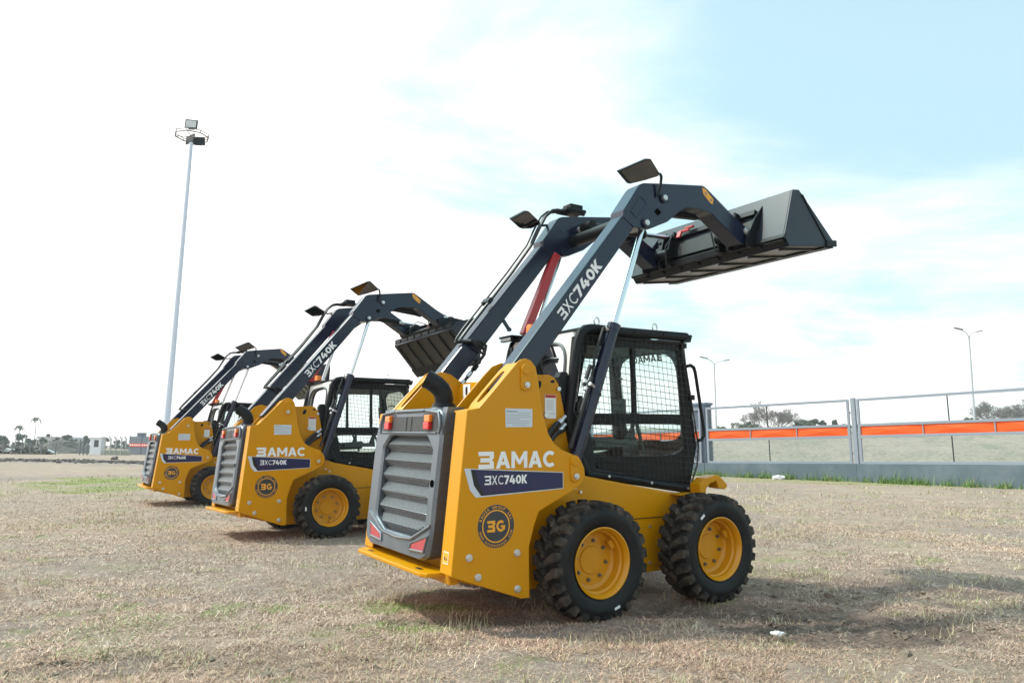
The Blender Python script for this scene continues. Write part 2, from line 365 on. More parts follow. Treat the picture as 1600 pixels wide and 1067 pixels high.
        b.build('brand_lettering', WHT, tower, recalc=False)
        b = MB(); b.mi = 0
        lay = lambda pts, lf: b.add([MAPT(lf, 0, 0)(*p) for p in pts], [tuple(range(len(pts)))])
        lay([(-1.492, .998), (-.762, .957), (-.763, .852), (-1.41, .823), (-1.452, .868)], 0)
        b.mi = 1; lay([(-1.448, .9905), (-.766, .953), (-.767, .8565), (-1.375, .832), (-1.425, .895)], .0004)
        b.mi = 2; lay([(-1.42, .984), (-.769, .949), (-.770, .861), (-1.352, .8385), (-1.395, .91)], .0008)
        bn = b.build('model_banner', [LBLU, BKV, DNAV], tower, recalc=False)
        b = MB(); put2d(b, three(.054, .046, .0095), MAPT(.0014, -1.352, .896)); put2d(b, fitgeo(word('xc'), .082, .054), MAPT(.0014, -1.30, .896)); put2d(b, fitgeo(word('740K', .07), .170, .054), MAPT(.0014, -1.213, .896))
        b.build('model_lettering', WHT, tower, recalc=False)
        b = MB(); cx_, cz_ = -1.268, .648
        def disc(r0, r1, lf, n=56):
            pts = [MAPT(lf, 0, 0)(cx_ + r * math.cos(2 * math.pi * k / n), cz_ + r * math.sin(2 * math.pi * k / n)) for r in (r0, r1) for k in range(n)]
            b.add(pts, [(k, (k + 1) % n, n + (k + 1) % n, n + k) for k in range(n)])
        def full(r, lf, n=56): b.add([MAPT(lf, 0, 0)(cx_ + r * math.cos(2 * math.pi * k / n), cz_ + r * math.sin(2 * math.pi * k / n)) for k in range(n)], [tuple(range(n))])
        full(.131, 0); b.mi = 1; disc(.090, .098, .0004); disc(.1285, .1305, .0004)
        b.build('round_badge', [GRV, YLV], tower, recalc=False)
        b = MB()
        put2d(b, three(.068, .055, .016), MAPT(.0006, cx_ - .062, cz_ - .034)); put2d(b, fitgeo(word('G'), .062, .068), MAPT(.0006, cx_ + .002, cz_ - .034))
        def ring_text(txt, r, a0, a1, size, inward):
            n = len(txt)
            for k, c in enumerate(txt):
                if c == ' ': continue
                an = a0 + (a1 - a0) * k / (n - 1); g = text_geo(c, 1, .015); 
                if not g[0]: continue
                xs = [v[0] for v in g[0]]; cxx = (min(xs) + max(xs)) / 2; rot = an - math.pi / 2 if not inward else an + math.pi / 2
                cr, sr = math.cos(rot), math.sin(rot)
                px, pz = cx_ + r * math.cos(an), cz_ + r * math.sin(an)
                vs = [(px + ((v[0] - cxx) * cr - v[1] * sr) * size, pz + ((v[0] - cxx) * sr + v[1] * cr) * size) for v in g[0]]
                b.add([MAPT(.0006, 0, 0)(*v) for v in vs], g[1])
        ring_text('BAUZA GROUP SRL', .1055, math.radians(160), math.radians(20), .024, False)
        ring_text('WWW.BAUZAGROUP.COM', .1215, math.radians(198), math.radians(342), .019, True)
        b.build('badge_lettering', YLV, tower, recalc=False)
        b = MB(); b.add([MAPT(0, 0, 0)(*p) for p in ((-1.207, 1.36), (-1.203, 1.243), (-1.003, 1.246), (-1.003, 1.36))], [(0, 1, 2, 3)]); b.mi = 1
        for k, (u0, u1) in enumerate(((.0, .42), (.48, .95), (0, .9), (0, .95), (0, .55), (0, .92), (0, .9), (.25, .8))):
            zz = 1.346 - k * .0125 if k else 1.344
            b.add([MAPT(.0004, 0, 0)(*p) for p in ((-1.198 + u0 * .19, zz), (-1.198 + u0 * .19, zz - (.006 if k < 1 else .0022)), (-1.198 + u1 * .19, zz - (.006 if k < 1 else .0022)), (-1.198 + u1 * .19, zz))], [(0, 1, 2, 3)])
        b.build('spec_label', [LBLU, INK], tower, recalc=False)
        # small warning sticker on the flange
        b = MB(); yy = s * (Y - .085)
        def FL(y, z, lf): x = -1.571 + (z - .377) * .0993; return (x - .0015 - lf, y, z)
        b.add([FL(yy + q, z, 0) for q, z in ((-.032, .44), (.032, .44), (.032, .51), (-.032, .51))], [(0, 1, 2, 3)]); b.mi = 1
        b.add([FL(yy + q, z, .0005) for q, z in ((-.028, .444), (.028, .444), (.028, .506), (-.028, .506))], [(0, 1, 2, 3)]); b.mi = 2
        b.add([FL(yy + q, z, .001) for q, z in ((-.018, .462), (-.002, .462), (-.01, .482))], [(0, 1, 2)])
        b.add([FL(yy + q, z, .001) for q, z in ((.004, .462), (.02, .462), (.02, .474), (.01, .486))], [(0, 1, 2, 3)])
        b.build('warning_sticker', [WHT, YLV, BKV], tower, recalc=False)
    # cross plate between the towers
    m = MB(); m.box((-.90, 0, 1.45), (.012, .90, .27)); cp = m.build('cross_plate', YEL, root, bevel=.003)
    m = MB(); m.box((-.908, .30, 1.48), (.003, .11, .19)); m.mi = 1; m.box((-.9105, .30, 1.53), (.002, .03, .05)); m.cyl((-.9105, .30, 1.50), (-.912, .30, 1.50), .012, 12)
    m.mi = 2; m.box((-.9105, .30, 1.42), (.002, .07, .002)); m.box((-.9105, .30, 1.44), (.002, .07, .002)); m.build('hook_label', [WHT, BKV, INK], cp)
    # ---- rear door with grille ----------------------------------------
    def RX(z): return -1.605 + (z - .42) * .10
    def RP(y, z, d=0.0): return (RX(z) + d, y, z)
    m = MB()
    half = [(.0, .42), (.40, .42), (.475, .455), (.50, .55), (.505, 1.19), (.485, 1.28), (.45, 1.345), (.36, 1.372), (.26, 1.372), (.22, 1.35), (0, 1.35)]
    loop = [(y * 1.13, z) for y, z in half] + [(-y, z) for y, z in half[-2:0:-1]]
    n = len(loop)
    GH = [(.0, .545), (.23, .545), (.395, .625), (.395, 1.10), (.295, 1.185), (0, 1.185)]
    gl = GH + [(-y, z) for y, z in GH[-2:0:-1]]
    # front face as a ring round the grille opening; light recess is a second dark inset
    def respts(loop, N, c):
        # sample loop by angle around c
        res = []
        for k in range(N):
            an = 2 * math.pi * k / N; dx, dz = math.cos(an), math.sin(an); best = None
            for i in range(len(loop)):
                x1, z1 = loop[i][0] - c[0], loop[i][1] - c[1]; x2, z2 = loop[(i + 1) % len(loop)][0] - c[0], loop[(i + 1) % len(loop)][1] - c[1]
                ex, ez = x2 - x1, z2 - z1; det = dx * -ez + dz * ex
                if abs(det) < 1e-12: continue
                t = (x1 * -ez + z1 * ex) / det; q = (dx * z1 - dz * x1) / det
                if t > 0 and -1e-6 <= q <= 1 + 1e-6 and (best is None or t < best): best = t
            res.append((c[0] + dx * best, c[1] + dz * best))
        return res
    NN = 96; cc = (0, .87)
    o_ = respts(loop, NN, cc); i_ = respts(gl, NN, cc)
    o2 = [(y * .965, cc[1] + (z - cc[1]) * .975) for y, z in o_]; i2 = [(y * 1.05, cc[1] + (z - cc[1]) * 1.035) for y, z in i_]
    back = [(y * .97 if y else 0, cc[1] + (z - cc[1]) * .985) for y, z in o_]
    rings = [[RP(y, z, .16) for y, z in back], [RP(y * .99, z, .05) for y, z in o_], [RP(y, z, .022) for y, z in o_], [RP(y, z, 0) for y, z in o2], [RP(y, z, 0) for y, z in i2], [RP(y, z, .012) for y, z in i_], [RP(y, z, .045) for y, z in i_]]
    vs = [p for r in rings for p in r]; fs = [(a * NN + k, a * NN + (k + 1) % NN, (a + 1) * NN + (k + 1) % NN, (a + 1) * NN + k) for a in range(len(rings) - 1) for k in range(NN)]
    m.add(vs, fs)
    # moulded ribs on the door's sides
    for s in (-1, 1):
        for z in (.62, .80, .98, 1.15): m.box((RX(z) + .09, s * .497, z), (.12, .008, .035))
        m.prism([(RX(1.2) + .01, 1.20), (RX(1.2) + .15, 1.22), (RX(1.36) + .15, 1.37), (RX(1.36) + .03, 1.37)], s * .44, s * .505)
    door = m.build('rear_door', HOOD, root, smooth=True, ang=28)
    m = MB(); rows = []; zb, zt = .535, 1.195; nr = 230
    for k in range(nr + 1):
        z = zb + (zt - zb) * k / nr
        w = .40
        if z < .64: w = .20 + (z - .535) / .105 * .20
        if z > 1.09: w = .40 - (z - 1.09) / .105 * .12
        ph = ((z - .545) / .1055) % 1.0
        wave = .038 * (1 - ph) / .52 if ph > .48 else .038 * (ph / .48)
        rib = .0045 * (1 if (k % 4) < 2 else 0)
        rows.append((z, w, .052 - wave - rib))
    vs = [(RX(z) + d, y * w, z) for z, w, d in rows for y in (-1, -.93, .93, 1)]
    vs = [(v[0] + (.02 if i % 4 in (0, 3) else 0), v[1], v[2]) for i, v in enumerate(vs)]
    m.add(vs, [(k * 4 + j, k * 4 + j + 1, k * 4 + j + 5, k * 4 + j + 4) for k in range(nr) for j in range(3)])
    m.build('grille', GRI, door, recalc=False)
    m = MB()   # dark light recess
    rec = [(.43, 1.215), (.455, 1.25), (.42, 1.335), (.24, 1.335), (.21, 1.315), (-.21, 1.315), (-.24, 1.335), (-.42, 1.335), (-.455, 1.25), (-.43, 1.215)]
    m.add([RP(y, z, -.002) for y, z in rec] , [tuple(range(10))])
    m.add([RP(y, z, -.006) for y, z in ((.03, 1.22), (.05, 1.22), (.05, 1.315), (.03, 1.315))], [(0, 1, 2, 3)])
    m.add([RP(y, z, -.006) for y, z in ((-.05, 1.22), (-.03, 1.22), (-.03, 1.315), (-.05, 1.315))], [(0, 1, 2, 3)])
    m.build('light_recess', mat('recess_plastic', (.035, .036, .037), .5), door, recalc=False)
    m = MB()
    for a, b in (((.44, 1.208), (.435, 1.21)),): pass
    m.tube([RP(-.44, 1.206, -.004), RP(.44, 1.206, -.004)], .007, 6); m.tube([RP(-.24, 1.352, -.002), RP(.24, 1.352, -.002)], .012, 6)
    m.tube([RP(y, z, -.004) for y, z in ((.475, 1.20), (.485, 1.26), (.45, 1.335), (.25, 1.352))], .010, 6); m.tube([RP(y, z, -.004) for y, z in ((-.475, 1.20), (-.485, 1.26), (-.45, 1.335), (-.25, 1.352))], .010, 6)
    m.build('recess_rim', HOOD, door, smooth=True)
    for s in (-1, 1):
        m = MB(); m.mi = 1; m.box(RP(s * .325, 1.252, -.015), (.03, .078, .048)); m.mi = 0; m.box(RP(s * .325, 1.30, -.013), (.03, .078, .046))
        m.build('tail_light', [AMB, REDL], door, bevel=.006)
        m = MB(); quad = [(.475, .565), (.455, .49), (.27, .475), (.30, .505)]
        quad = [(.47, .575), (.44, .48), (.235, .47), (.25, .51)]
        m.prism([(s * y, z) for y, z in quad], 0, .006, 'x'); m.v = [(RX(v[2]) - .001 - (0 if v[0] == 0 else .005), v[1], v[2]) for v in m.v]
        m.build('reflector', REFL, door)
        m = MB(); m.tube([RP(s * y, z, -.003) for y, z in quad], .008, 6, closed=True)
        m.build('reflector_frame', HOOD, door, smooth=True)
        m = MB(); m.tube([RP(s * y, z, -.003) for y, z in ((.49, .64), (.235, .535), (.0, .52))], .010, 6); m.build('moulding', HOOD, door, smooth=True)
    m = MB(); m.cyl(RP(-.45, .89, -.002), RP(-.45, .89, .004), .026, 20); m.build('painted_lock_hole', HOLE, door)  # black disc painted for the dark inside of the lock opening
    m = MB(); m.tube([RP(.52, 1.02, .03), RP(.56, 1.02, .03), RP(.56, .98, .03)], .018, 8); m.build('hinge', BLK, door)
    # ---- rear step plate ----------------------------------------------
    m = MB(); m.prism([(-1.665, -.52), (-1.64, -.57), (-1.50, -.60), (-1.48, .58), (-1.63, .56), (-1.665, .52)], .352, .378, 'z'); m.box((-1.5, 0, .34), (.06, 1.3, .06))
    st = m.build('rear_step', YEL, root, bevel=.006)
    m = MB()
    for y in (-.40, .40): m.cut().prism([(-1.625, y - .035), (-1.60, y - .04), (-1.60, y + .04), (-1.625, y + .035)], .377, .380, 'z')
    m.build('slot', BKV, st)
    # ---- exhaust --------------------------------------------------------
    m = MB(); path = [(-1.38, -.25, 1.36), (-1.38, -.25, 1.42), (-1.385, -.248, 1.46), (-1.40, -.24, 1.495), (-1.43, -.23, 1.525), (-1.465, -.215, 1.55), (-1.49, -.20, 1.565)]
    m.tube([(-1.38, -.25, 1.36), (-1.38, -.25, 1.40)], [.09, .075], 24); m.tube(path, [.062] * 5 + [.061, .064], 24, cap=False)
    e = Vector(path[-1]); dr = (e - Vector(path[-2])).normalized()
    m.tube([e, e - dr * .03, e - dr * .08], [.058, .055, .055], 24, cap=True); m.tube([(-1.38, -.25, 1.435), (-1.38, -.25, 1.442)], .066, 24)
    m.build('exhaust_pipe', BLK, root, smooth=True)
    # ---- wheels -----------------------------------------------------------
    R_T = .385
    def lug(mb, side, k, n=24):
        da = 2 * math.pi / n; a0 = k * da + (da / 2 if side > 0 else 0); R0, R1 = R_T - .024, R_T - .003
        # centre line y -> angle offset (metres along the circumference), chevron with a step
        st = [(.136, -.004, .054, -.026), (.126, 0, .060, -.004), (.100, .002, .062, 0), (.080, .006, .058, 0), (.066, .026, .050, 0), (.040, .030, .050, 0), (.026, .048, .046, 0), (.004, .054, .042, 0)]
        vs = []
        for y, c, w, dr_ in st:
            for sgn in (-1, 1):
                for rr in (0, 1):
                    wv = w / 2 * (1.12 if rr == 0 else .88); an = a0 + (c + sgn * wv) / R1; R = (R0 - .01 + dr_ if rr == 0 else R1 + dr_)
                    if y < .05 and rr: R += .002
                    vs.append((R * math.cos(an), side * y, R * math.sin(an)))
        fs = []
        for i in range(len(st) - 1):
            b = i * 4; fs += [(b + 1, b + 3, b + 7, b + 5), (b, b + 1, b + 5, b + 4), (b + 3, b + 2, b + 6, b + 7)]
        fs += [(0, 2, 3, 1), tuple(len(vs) - 4 + i for i in (0, 1, 3, 2))]
        mb.add(vs, fs)
    for sx_, s, az, mk in ((-.5425, -1, -.61, (.10, -.285)), (.5425, -1, -.55, (-.19, .235)), (-.5425, 1, .7, (.2, .2)), (.5425, 1, 2.0, (.2, -.2))):
        yc = s * .745; wroot = empty('wheel', (sx_, yc, .385), root); wroot.rotation_euler = (0, az, 0)
        o = s  # outward sign along local y
        t = MB(); t.mi = 1
        prof = [(.225, .115), (.245, .130), (.26, .137), (.285, .141), (.298, .1435), (.315, .140), (.320, .1375), (.334, .134), (.350, .122), (.356, .09), (.358, .0), (.356, -.09), (.350, -.122), (.33, -.135), (.30, -.14), (.245, -.13), (.225, -.115)]
        t.lathe([(r, y * o) for r, y in prof], seg=72)
        t.mi = 0
        for k in range(24): lug(t, 1, k); lug(t, -1, k)
        ty = t.build('tyre', [TREAD, RUB], wroot, smooth=True, ang=24)
        lx, lz = mk[0] * math.cos(az) - mk[1] * math.sin(az), mk[0] * math.sin(az) + mk[1] * math.cos(az)
        t = MB(); t.box((lx, o * .1425, lz), (.045, .004, .016), Matrix.Rotation(-math.atan2(lz, lx) + math.pi / 2, 3, 'Y')); t.build('tyre_mark', WHT, wroot)
        r = MB()
        rp = [(.2175, .118), (.224, .122), (.2245, .128), (.2175, .130), (.212, .124), (.206, .112), (.200, .100), (.200, .075), (.188, .066), (.186, .04), (.184, .012), (.172, .004), (.160, .0), (.158, -.004), (.09, -.004), (.087, .003), (.085, .005), (0, .005)]
        r.lathe([(a, b * o) for a, b in rp], seg=64); r.lathe([(.2175, .118 * o), (.205, .05 * o), (.20, -.12 * o), (.21, -.125 * o)], seg=48)
        r.prism([(.150, .03), (.178, .03), (.186, .0), (.178, -.03), (.150, -.03)], o * .02, o * .05)
        rim = r.build('rim', RIMY, wroot, smooth=True, ang=25)
        nb = MB()
        for k in range(8):
            an = k * math.pi / 4; c_, q_ = .125 * math.cos(an), .125 * math.sin(an)
            nb.cut().cyl((c_, -.004 * o, q_), (c_, .008 * o, q_), .013, 6); nb.cyl((c_, 0, q_), (c_, .018 * o, q_), .0065, 8)
        nb.build('wheel_nut', mat('dark_zinc', (.22, .2, .17), .4, metal=.8), wroot)
    # ---- cab ----------------------------------------------------------------
    YC = .455
    cabf = MB()
    SIDE = [(-.345, .93), (-.475, 1.16), (-.505, 1.30), (-.49, 1.42), (-.43, 1.76), (-.405, 1.87), (-.385, 1.925), (-.345, 1.955), (-.29, 1.966), (.10, 1.966), (.68, 1.972)]
    for s in (-1, 1):
        y = s * YC
        cabf.tube([(x, y, z) for x, z in SIDE], .036, 14)
        cabf.tube([(-.36, y, .925), (-.20, y, .905), (.66, y, .775)], .034, 12)          # bottom rail
        cabf.prism([(.615, 1.93), (.665, 1.93), (.775, 1.10), (.69, .79), (.61, .80), (.66, 1.10)], s * (YC - .012), s * (YC - .06))   # A-pillar
        cabf.prism([(-.43, 1.90), (-.36, 1.93), (-.30, 1.93), (-.43, 1.36), (-.27, .96), (-.34, .93), (-.47, 1.16), (-.50, 1.30)], s * (YC - .012), s * (YC - .05))
        cabf.prism([(-.42, 1.35), (.70, 1.355), (.72, 1.275), (-.40, 1.275)], s * (YC - .016), s * (YC - .05))
        cabf.prism([(.115, 1.93), (.145, 1.93), (.155, 1.355), (.125, 1.355)], s * (YC - .014), s * (YC - .045))
        cabf.prism([(-.36, 1.93), (.63, 1.93), (.635, 1.86), (-.38, 1.84)], s * (YC - .014), s * (YC - .05))
        # lower cheek with the curved top edge
        cabf.prism([(-.27, 1.035), (.20, 1.035), (.45, 1.035), (.54, 1.045), (.62, 1.075), (.69, 1.13), (.70, 1.25), (.76, 1.20), (.75, .98), (.67, .79), (-.20, .92)], s * (YC - .018), s * (YC - .05))
        for x in (-.05, .12, .42): cabf.box((x, y, 1.975), (.04, .08, .03))
    cabf.box((.0, 0, 1.958), (.72, .88, .035))                                           # roof
    cabf.prism([(.62, 1.93), (.70, 1.99), (.72, 1.985), (.70, 1.93)], -YC - .03, YC + .03)   # front visor
    cabf.box((.655, 0, 1.90), (.04, .86, .06))
    cabf.prism([(.69, .79), (.75, .98), (.765, 1.06), (.735, 1.06), (.66, .80)], -YC + .02, YC - .02)
    cabf.box((-.36, 0, 1.20), (.03, .84, .55)); cabf.box((0.1, 0, .92), (1.0, .84, .03))
    cab = cabf.build('cab', BLK, root, smooth=True, ang=30)
    # white rear shell with a rounded window
    rr = MB(); c0 = (0, 1.62)
    outer = respts([(-.45, 1.40), (.45, 1.40), (.45, 1.86), (.40, 1.94), (-.40, 1.94), (-.45, 1.86)], 64, c0)
    win = []
    for k in range(64):
        an = 2 * math.pi * k / 64; c_, q_ = math.cos(an), math.sin(an); e_ = 4
        rad = (abs(c_ / .34) ** e_ + abs(q_ / .26) ** e_) ** (-1 / e_); win.append((rad * c_, 1.62 + rad * q_))
    def RS(p, d): return (-.475 + (p[1] - 1.4) * .12 + d, p[0], p[1])
    vs = [RS(p, d) for d in (0, .05) for l in (outer, win) for p in l]; n = 64; fs = []
    for i in range(n):
        j = (i + 1) % n; fs += [(i, j, n + j, n + i), (2 * n + i, 3 * n + i, 3 * n + j, 2 * n + j), (i, 2 * n + i, 2 * n + j, j), (n + i, n + j, 3 * n + j, 3 * n + i)]
    rr.add(vs, fs); rr.build('rear_shell', SHELL, cab, bevel=0)
    rr = MB(); rr.tube([RS(p, -.004) for p in win], .014, 6, closed=True); rr.build('window_seal', mat('seal_rubber', (.10, .11, .12), .6), cab, smooth=True)
    gm = MB(); gm.add([RS(p, .02) for p in win], [tuple(range(64))])
    for s in (-1, 1):
        y = s * (YC - .03)
        gm.add([(x, y, z) for x, z in ((-.37, 1.90), (.63, 1.90), (.73, 1.20), (.72, 1.03), (-.28, 1.03), (-.42, 1.36))], [(0, 1, 2, 3, 4, 5)])
    gm.build('window_glass', GLASS, cab, recalc=False)
    # front door
    fd = MB(); fo = [(-.43, 1.06), (.43, 1.06), (.43, 1.92), (-.43, 1.92)]; c0 = (0, 1.5)
    fo2 = respts(fo, 48, c0); fi = []
    for k in range(48):
        an = 2 * math.pi * k / 48; c_, q_ = math.cos(an), math.sin(an); rad = (abs(c_ / .36) ** 5 + abs(q_ / .36) ** 5) ** -.2; fi.append((rad * c_, 1.5 + rad * q_))
    def FP(p, d=0): return (.66 + (1.92 - p[1]) * .125 + d, p[0], p[1])
    n = 48; vs = [FP(p, d) for d in (0, -.03) for l in (fo2, fi) for p in l]; fs = []
    for i in range(n):
        j = (i + 1) % n; fs += [(i, j, n + j, n + i), (2 * n + i, 3 * n + i, 3 * n + j, 2 * n + j), (i, 2 * n + i, 2 * n + j, j), (n + i, n + j, 3 * n + j, 3 * n + i)]
    fd.add(vs, fs); fd.box((.715, .0, 1.12), (.05, .14, .06)); fdo = fd.build('front_door', BLK, cab)
    gm = MB(); gm.add([FP(p, -.01) for p in fi], [tuple(range(n))]); gm.build('windscreen', GLASS, cab, recalc=False)
    gm = MB(); gw = .36; z0 = 1.805
    put2d(gm, three(.058, .055, .016), lambda a, b_: FP((-gw / 2 + a, z0 + b_), .004)); put2d(gm, fitgeo(word('AMAC', .07), gw - .07, .058), lambda a, b_: FP((-gw / 2 + .068 + a, z0 + b_), .004))
    gm.build('windscreen_lettering', BKV, cab, recalc=False)
    # guard screens
    poly = [(-.37, 1.915), (.625, 1.915), (.78, 1.10), (.757, .955), (.675, .79), (-.27, .945), (-.335, 1.08), (-.46, 1.37)]
    cen = Vector((.15, 1.4)); th = math.radians(-4.5); U = Vector((math.cos(th), math.sin(th))); V = Vector((-math.sin(th) , math.cos(th)))
    V = Vector((math.sin(math.radians(-6)) * -1 * -1, math.cos(math.radians(6))))
    def clip(p0, d):
        lo, hi = [], []
        ts = []
        for i in range(len(poly)):
            a = Vector(poly[i]); b = Vector(poly[(i + 1) % len(poly)]); e_ = b - a
            det = d.x * -e_.y + d.y * e_.x
            if abs(det) < 1e-9: continue
            w = a - p0; t_ = (w.x * -e_.y + w.y * e_.x) / det; q = (d.x * w.y - d.y * w.x) / det
            if -1e-9 <= q <= 1: ts.append(t_)
        return (min(ts), max(ts)) if len(ts) >= 2 else None
    for s in (-1, 1):
        g = MB(); y = s * (YC + .008)
        for fam, (d, nrm) in enumerate(((U, Vector((-U.y, U.x))), (V, Vector((V.y, -V.x))))):
            for k in range(-16, 17):
                p0 = cen + nrm * (k * .0475)
                c_ = clip(p0, d)
                if c_ and c_[1] - c_[0] > .02:
                    a, b = p0 + d * c_[0], p0 + d * c_[1]; yy = y + s * .003 * fam
                    g.tube([(a.x, yy, a.y), (b.x, yy, b.y)], .0022, 4, cap=False)
        g.tube([(x, y, z) for x, z in poly], .007, 6, closed=True)
        if s < 0: g.build('guard_screen', mat('screen_wire', (.022, .02, .018), .3, spec=.6), cab, recalc=False)
        g = MB()
        for x in (-.22, .36): # eye bolts with ring
            g2 = MB(); g2.cyl((x, s * (YC - .02), 1.98), (x, s * (YC - .02), 2.005), .024, 14); g2.tube([(x + .024 * math.cos(a), s * (YC - .02), 2.028 + .03 * math.sin(a)) for a in [2 * math.pi * k / 16 for k in range(16)]], .0065, 6, closed=True)
            g2.build('eye_bolt', ZINC, cab, smooth=True)
        for x, z in ((-.17, .90), (.24, .84), (.62, .783)): g.cut().cyl((x, s * (YC + .03), z), (x, s * (YC + .045), z), .010, 8)
        g.build('screen_bolt', ZINC, cab); g = MB()
        for x, z in ((.645, 1.90), (.72, 1.49)): g.cut().box((x + .01, s * YC, z), (.03, .03, .04))
        g.build('hinge', ZINC if False else BLK, cab)
        g = MB(); g.tube([(.66, s * .47, 1.735), (.70, s * .475, 1.745), (.735, s * .475, 1.73), (.752, s * .475, 1.69), (.83, s * .475, 1.24), (.83, s * .475, 1.19), (.80, s * .475, 1.155), (.765, s * .47, 1.15)], .0135, 10)
        g.build('grab_handle', BLK, cab, smooth=True)
    # seat and controls
    g = MB(); g.prism([(-.32, 1.06), (.12, 1.08), (.15, 1.14), (.13, 1.18), (-.20, 1.16), (-.30, 1.66), (-.36, 1.70), (-.41, 1.66)], -.20, .20); g.prism([(-.34, 1.68), (-.30, 1.70), (-.31, 1.84), (-.36, 1.85)], -.12, .12)
    g.box((-.1, 0, .99), (.36, .36, .12)); g.build('seat', SEATM, cab, bevel=.03)
    for s in (-1, 1):
        g = MB(); g.box((.02, s * .31, 1.13), (.42, .10, .05)); g.tube([(.20, s * .31, 1.14), (.22, s * .31, 1.24)], [.04, .022], 12); g.tube([(.22, s * .31, 1.24), (.25, s * .30, 1.36)], [.016, .024], 10)
        g.build('control_lever', SEATM, cab, smooth=True)
        g = MB(); g.tube([(.30, s * .35, 1.05), (.20, s * .38, 1.30), (.05, s * .38, 1.34)], .014, 8); g.build('arm_bar', SEATM, cab, smooth=True)
    g = MB(); g.prism([(.50, .96), (.62, .96), (.60, 1.10), (.57, 1.18), (.53, 1.18), (.51, 1.10)], .04, .14); g.box((.62, .30, 1.42), (.05, .12, .16)); g.tube([(.66, .30, 1.5), (.60, .30, 1.5), (.57, .30, 1.52), (.56, .30, 1.66), (.60, .30, 1.68), (.66, .30, 1.68)], .009, 6)
    g.build('console', SEATM, cab, bevel=.008)
    g = MB(); g.box((0.1, .0, 1.89), (.9, .82, .06)); g.build('headliner', CABIN, cab)
    # beacon and work light on the roof's rear
    g = MB(); g.mi = 1; g.cyl((-.37, .205, 1.965), (-.37, .205, 2.0), .038, 20); g.mi = 0; g.tube([(-.37, .205, 2.0), (-.37, .205, 2.05), (-.37, .205, 2.068)], [.046, .044, .036], 24)
    g.mi = 1; g.box((-.36, .15, 1.96), (.14, .50, .02))
    g.build('beacon', [AMB, BLK], cab, smooth=True)
    g = MB(); g.box((-.42, .42, 1.985), (.14, .20, .014)); g.mi = 1; g.box((-.47, .42, 1.962), (.03, .16, .032)); g.mi = 2
    for k in range(8): g.box((-.4865, .35 + k * .02, 1.962), (.004, .014, .022))
    g.build('work_light', [BLK, BLK, WHT], cab)
    # ---- lift arms -------------------------------------------------------------
    BASE_U, BASE_L = (-1.029 - .12, 1.692 - .144), (-.876 - .12, 1.653 - .16)
    arm_lo = [(-1.20, 1.487), (-.092, 2.822), (.023, 2.741), (-.985, 1.50), (-1.10, 1.44)]
    FR = [(-.092, 2.80), (-.087, 2.861), (.06, 3.063), (.085, 3.09), (.121, 3.106), (.267, 3.131), (.759, 3.206), (.785, 3.201), (.82, 3.185), (1.12, 3.008), (1.315, 2.915), (1.32, 2.88), (1.285, 2.82), (1.24, 2.79), (1.20, 2.785), (.86, 2.985), (.80, 2.998), (.67, 2.996), (.57, 2.985), (.53, 2.965), (.46, 2.916), (.40, 2.868), (.357, 2.836), (.27, 2.797), (.192, 2.761), (.12, 2.745), (.07, 2.742), (.01, 2.742)]
    for s in (-1, 1):
        yo, yi = s * .60, s * .455
        a = MB(); a.prism(arm_lo, s * .598, s * .457); arm = a.build('lift_arm', NAVY, root, bevel=.012)
        a = MB(); a.prism(FR, s * .604, s * .451); a.build('arm_elbow', NAVY, arm, bevel=.006)
        for (x, z, L_) in ((.318, 3.018, .045), (.125, 2.789, .0)):
            a = MB(); a.cyl((x, s * .603, z), (x, s * .622, z), .036, 22)
            if L_: a.prism([(x, z + .028), (x + .075, z + .02), (x + .075, z - .02), (x, z - .03)], s * .603, s * .612)
            a.build('pin_boss', NAVY, arm, bevel=.003)
            a = MB(); a.cyl((x, s * .60, z), (x, s * .634, z), .022, 18); a.cyl((x, s * .60, z), (x, s * .638, z), .010, 6); a.build('pin', ZINC, arm, bevel=.002)
            a = MB(); a.cyl((x, s * .452, z), (x, s * .43, z), .034, 18); a.build('pin', ZINC if L_ else NAVY, arm, bevel=.003)
        a = MB(); a.cyl((1.272, s * .60, 2.901), (1.272, s * .618, 2.901), .033, 20); a.cyl((1.272, s * .60, 2.901), (1.272, s * .624, 2.901), .016, 12); a.build('tip_pin', ZINC, arm, bevel=.003)
        # raised rectangular stiffener and a black diamond patch painting the dark of an opening
        a = MB(); c_ = Vector((.065, 2.905)); d_ = Vector((math.cos(.92), math.sin(.92))); q_ = Vector((-d_.y, d_.x))
        rect = lambda l, w: [tuple(c_ + d_ * x * l + q_ * y * w) for x, y in ((-1, -1), (1, -1), (1, 1), (-1, 1))]
        for so_ in (s * .604, s * .451):
            a.ringprism(rect(.088, .04), rect(.080, .032), so_ - .001 * s, so_ + (.004 * s if abs(so_) > .5 else -.004 * s))
        a.build('stiffener_mark', NAVY, arm)
        a = MB(); a.prism([(.257, 2.868), (.293, 2.902), (.257, 2.932), (.22, 2.898)], s * .603, s * .6055); a.build('painted_diamond_hole', HOLE, arm)
        # orange decal
        a = MB(); dq = [(.80, 3.19), (.735, 3.178), (.77, 3.088), (.845, 3.07)]; dq = [(.752, 3.186), (.792, 3.180), (.882, 3.108), (.868, 3.065), (.845, 3.07), (.765, 3.134)]
        a.add([(x, s * .6055, z) for x, z in dq], [tuple(range(6))]); a.mi = 1
        for (cx2, cz2) in ((.792, 3.145), (.85, 3.098)):
            a.add([(cx2 + p[0], s * .6062, cz2 + p[1]) for p in ((-.013, -.004), (.0, -.016), (.014, 0), (.002, .013))], [(0, 1, 2, 3)])
        a.build('warning_decal', [YLV, INK], arm, recalc=False)
        # arm lettering
        a = MB(); th_ = math.atan2(.43, .351); c_, q_ = math.cos(th_), math.sin(th_)
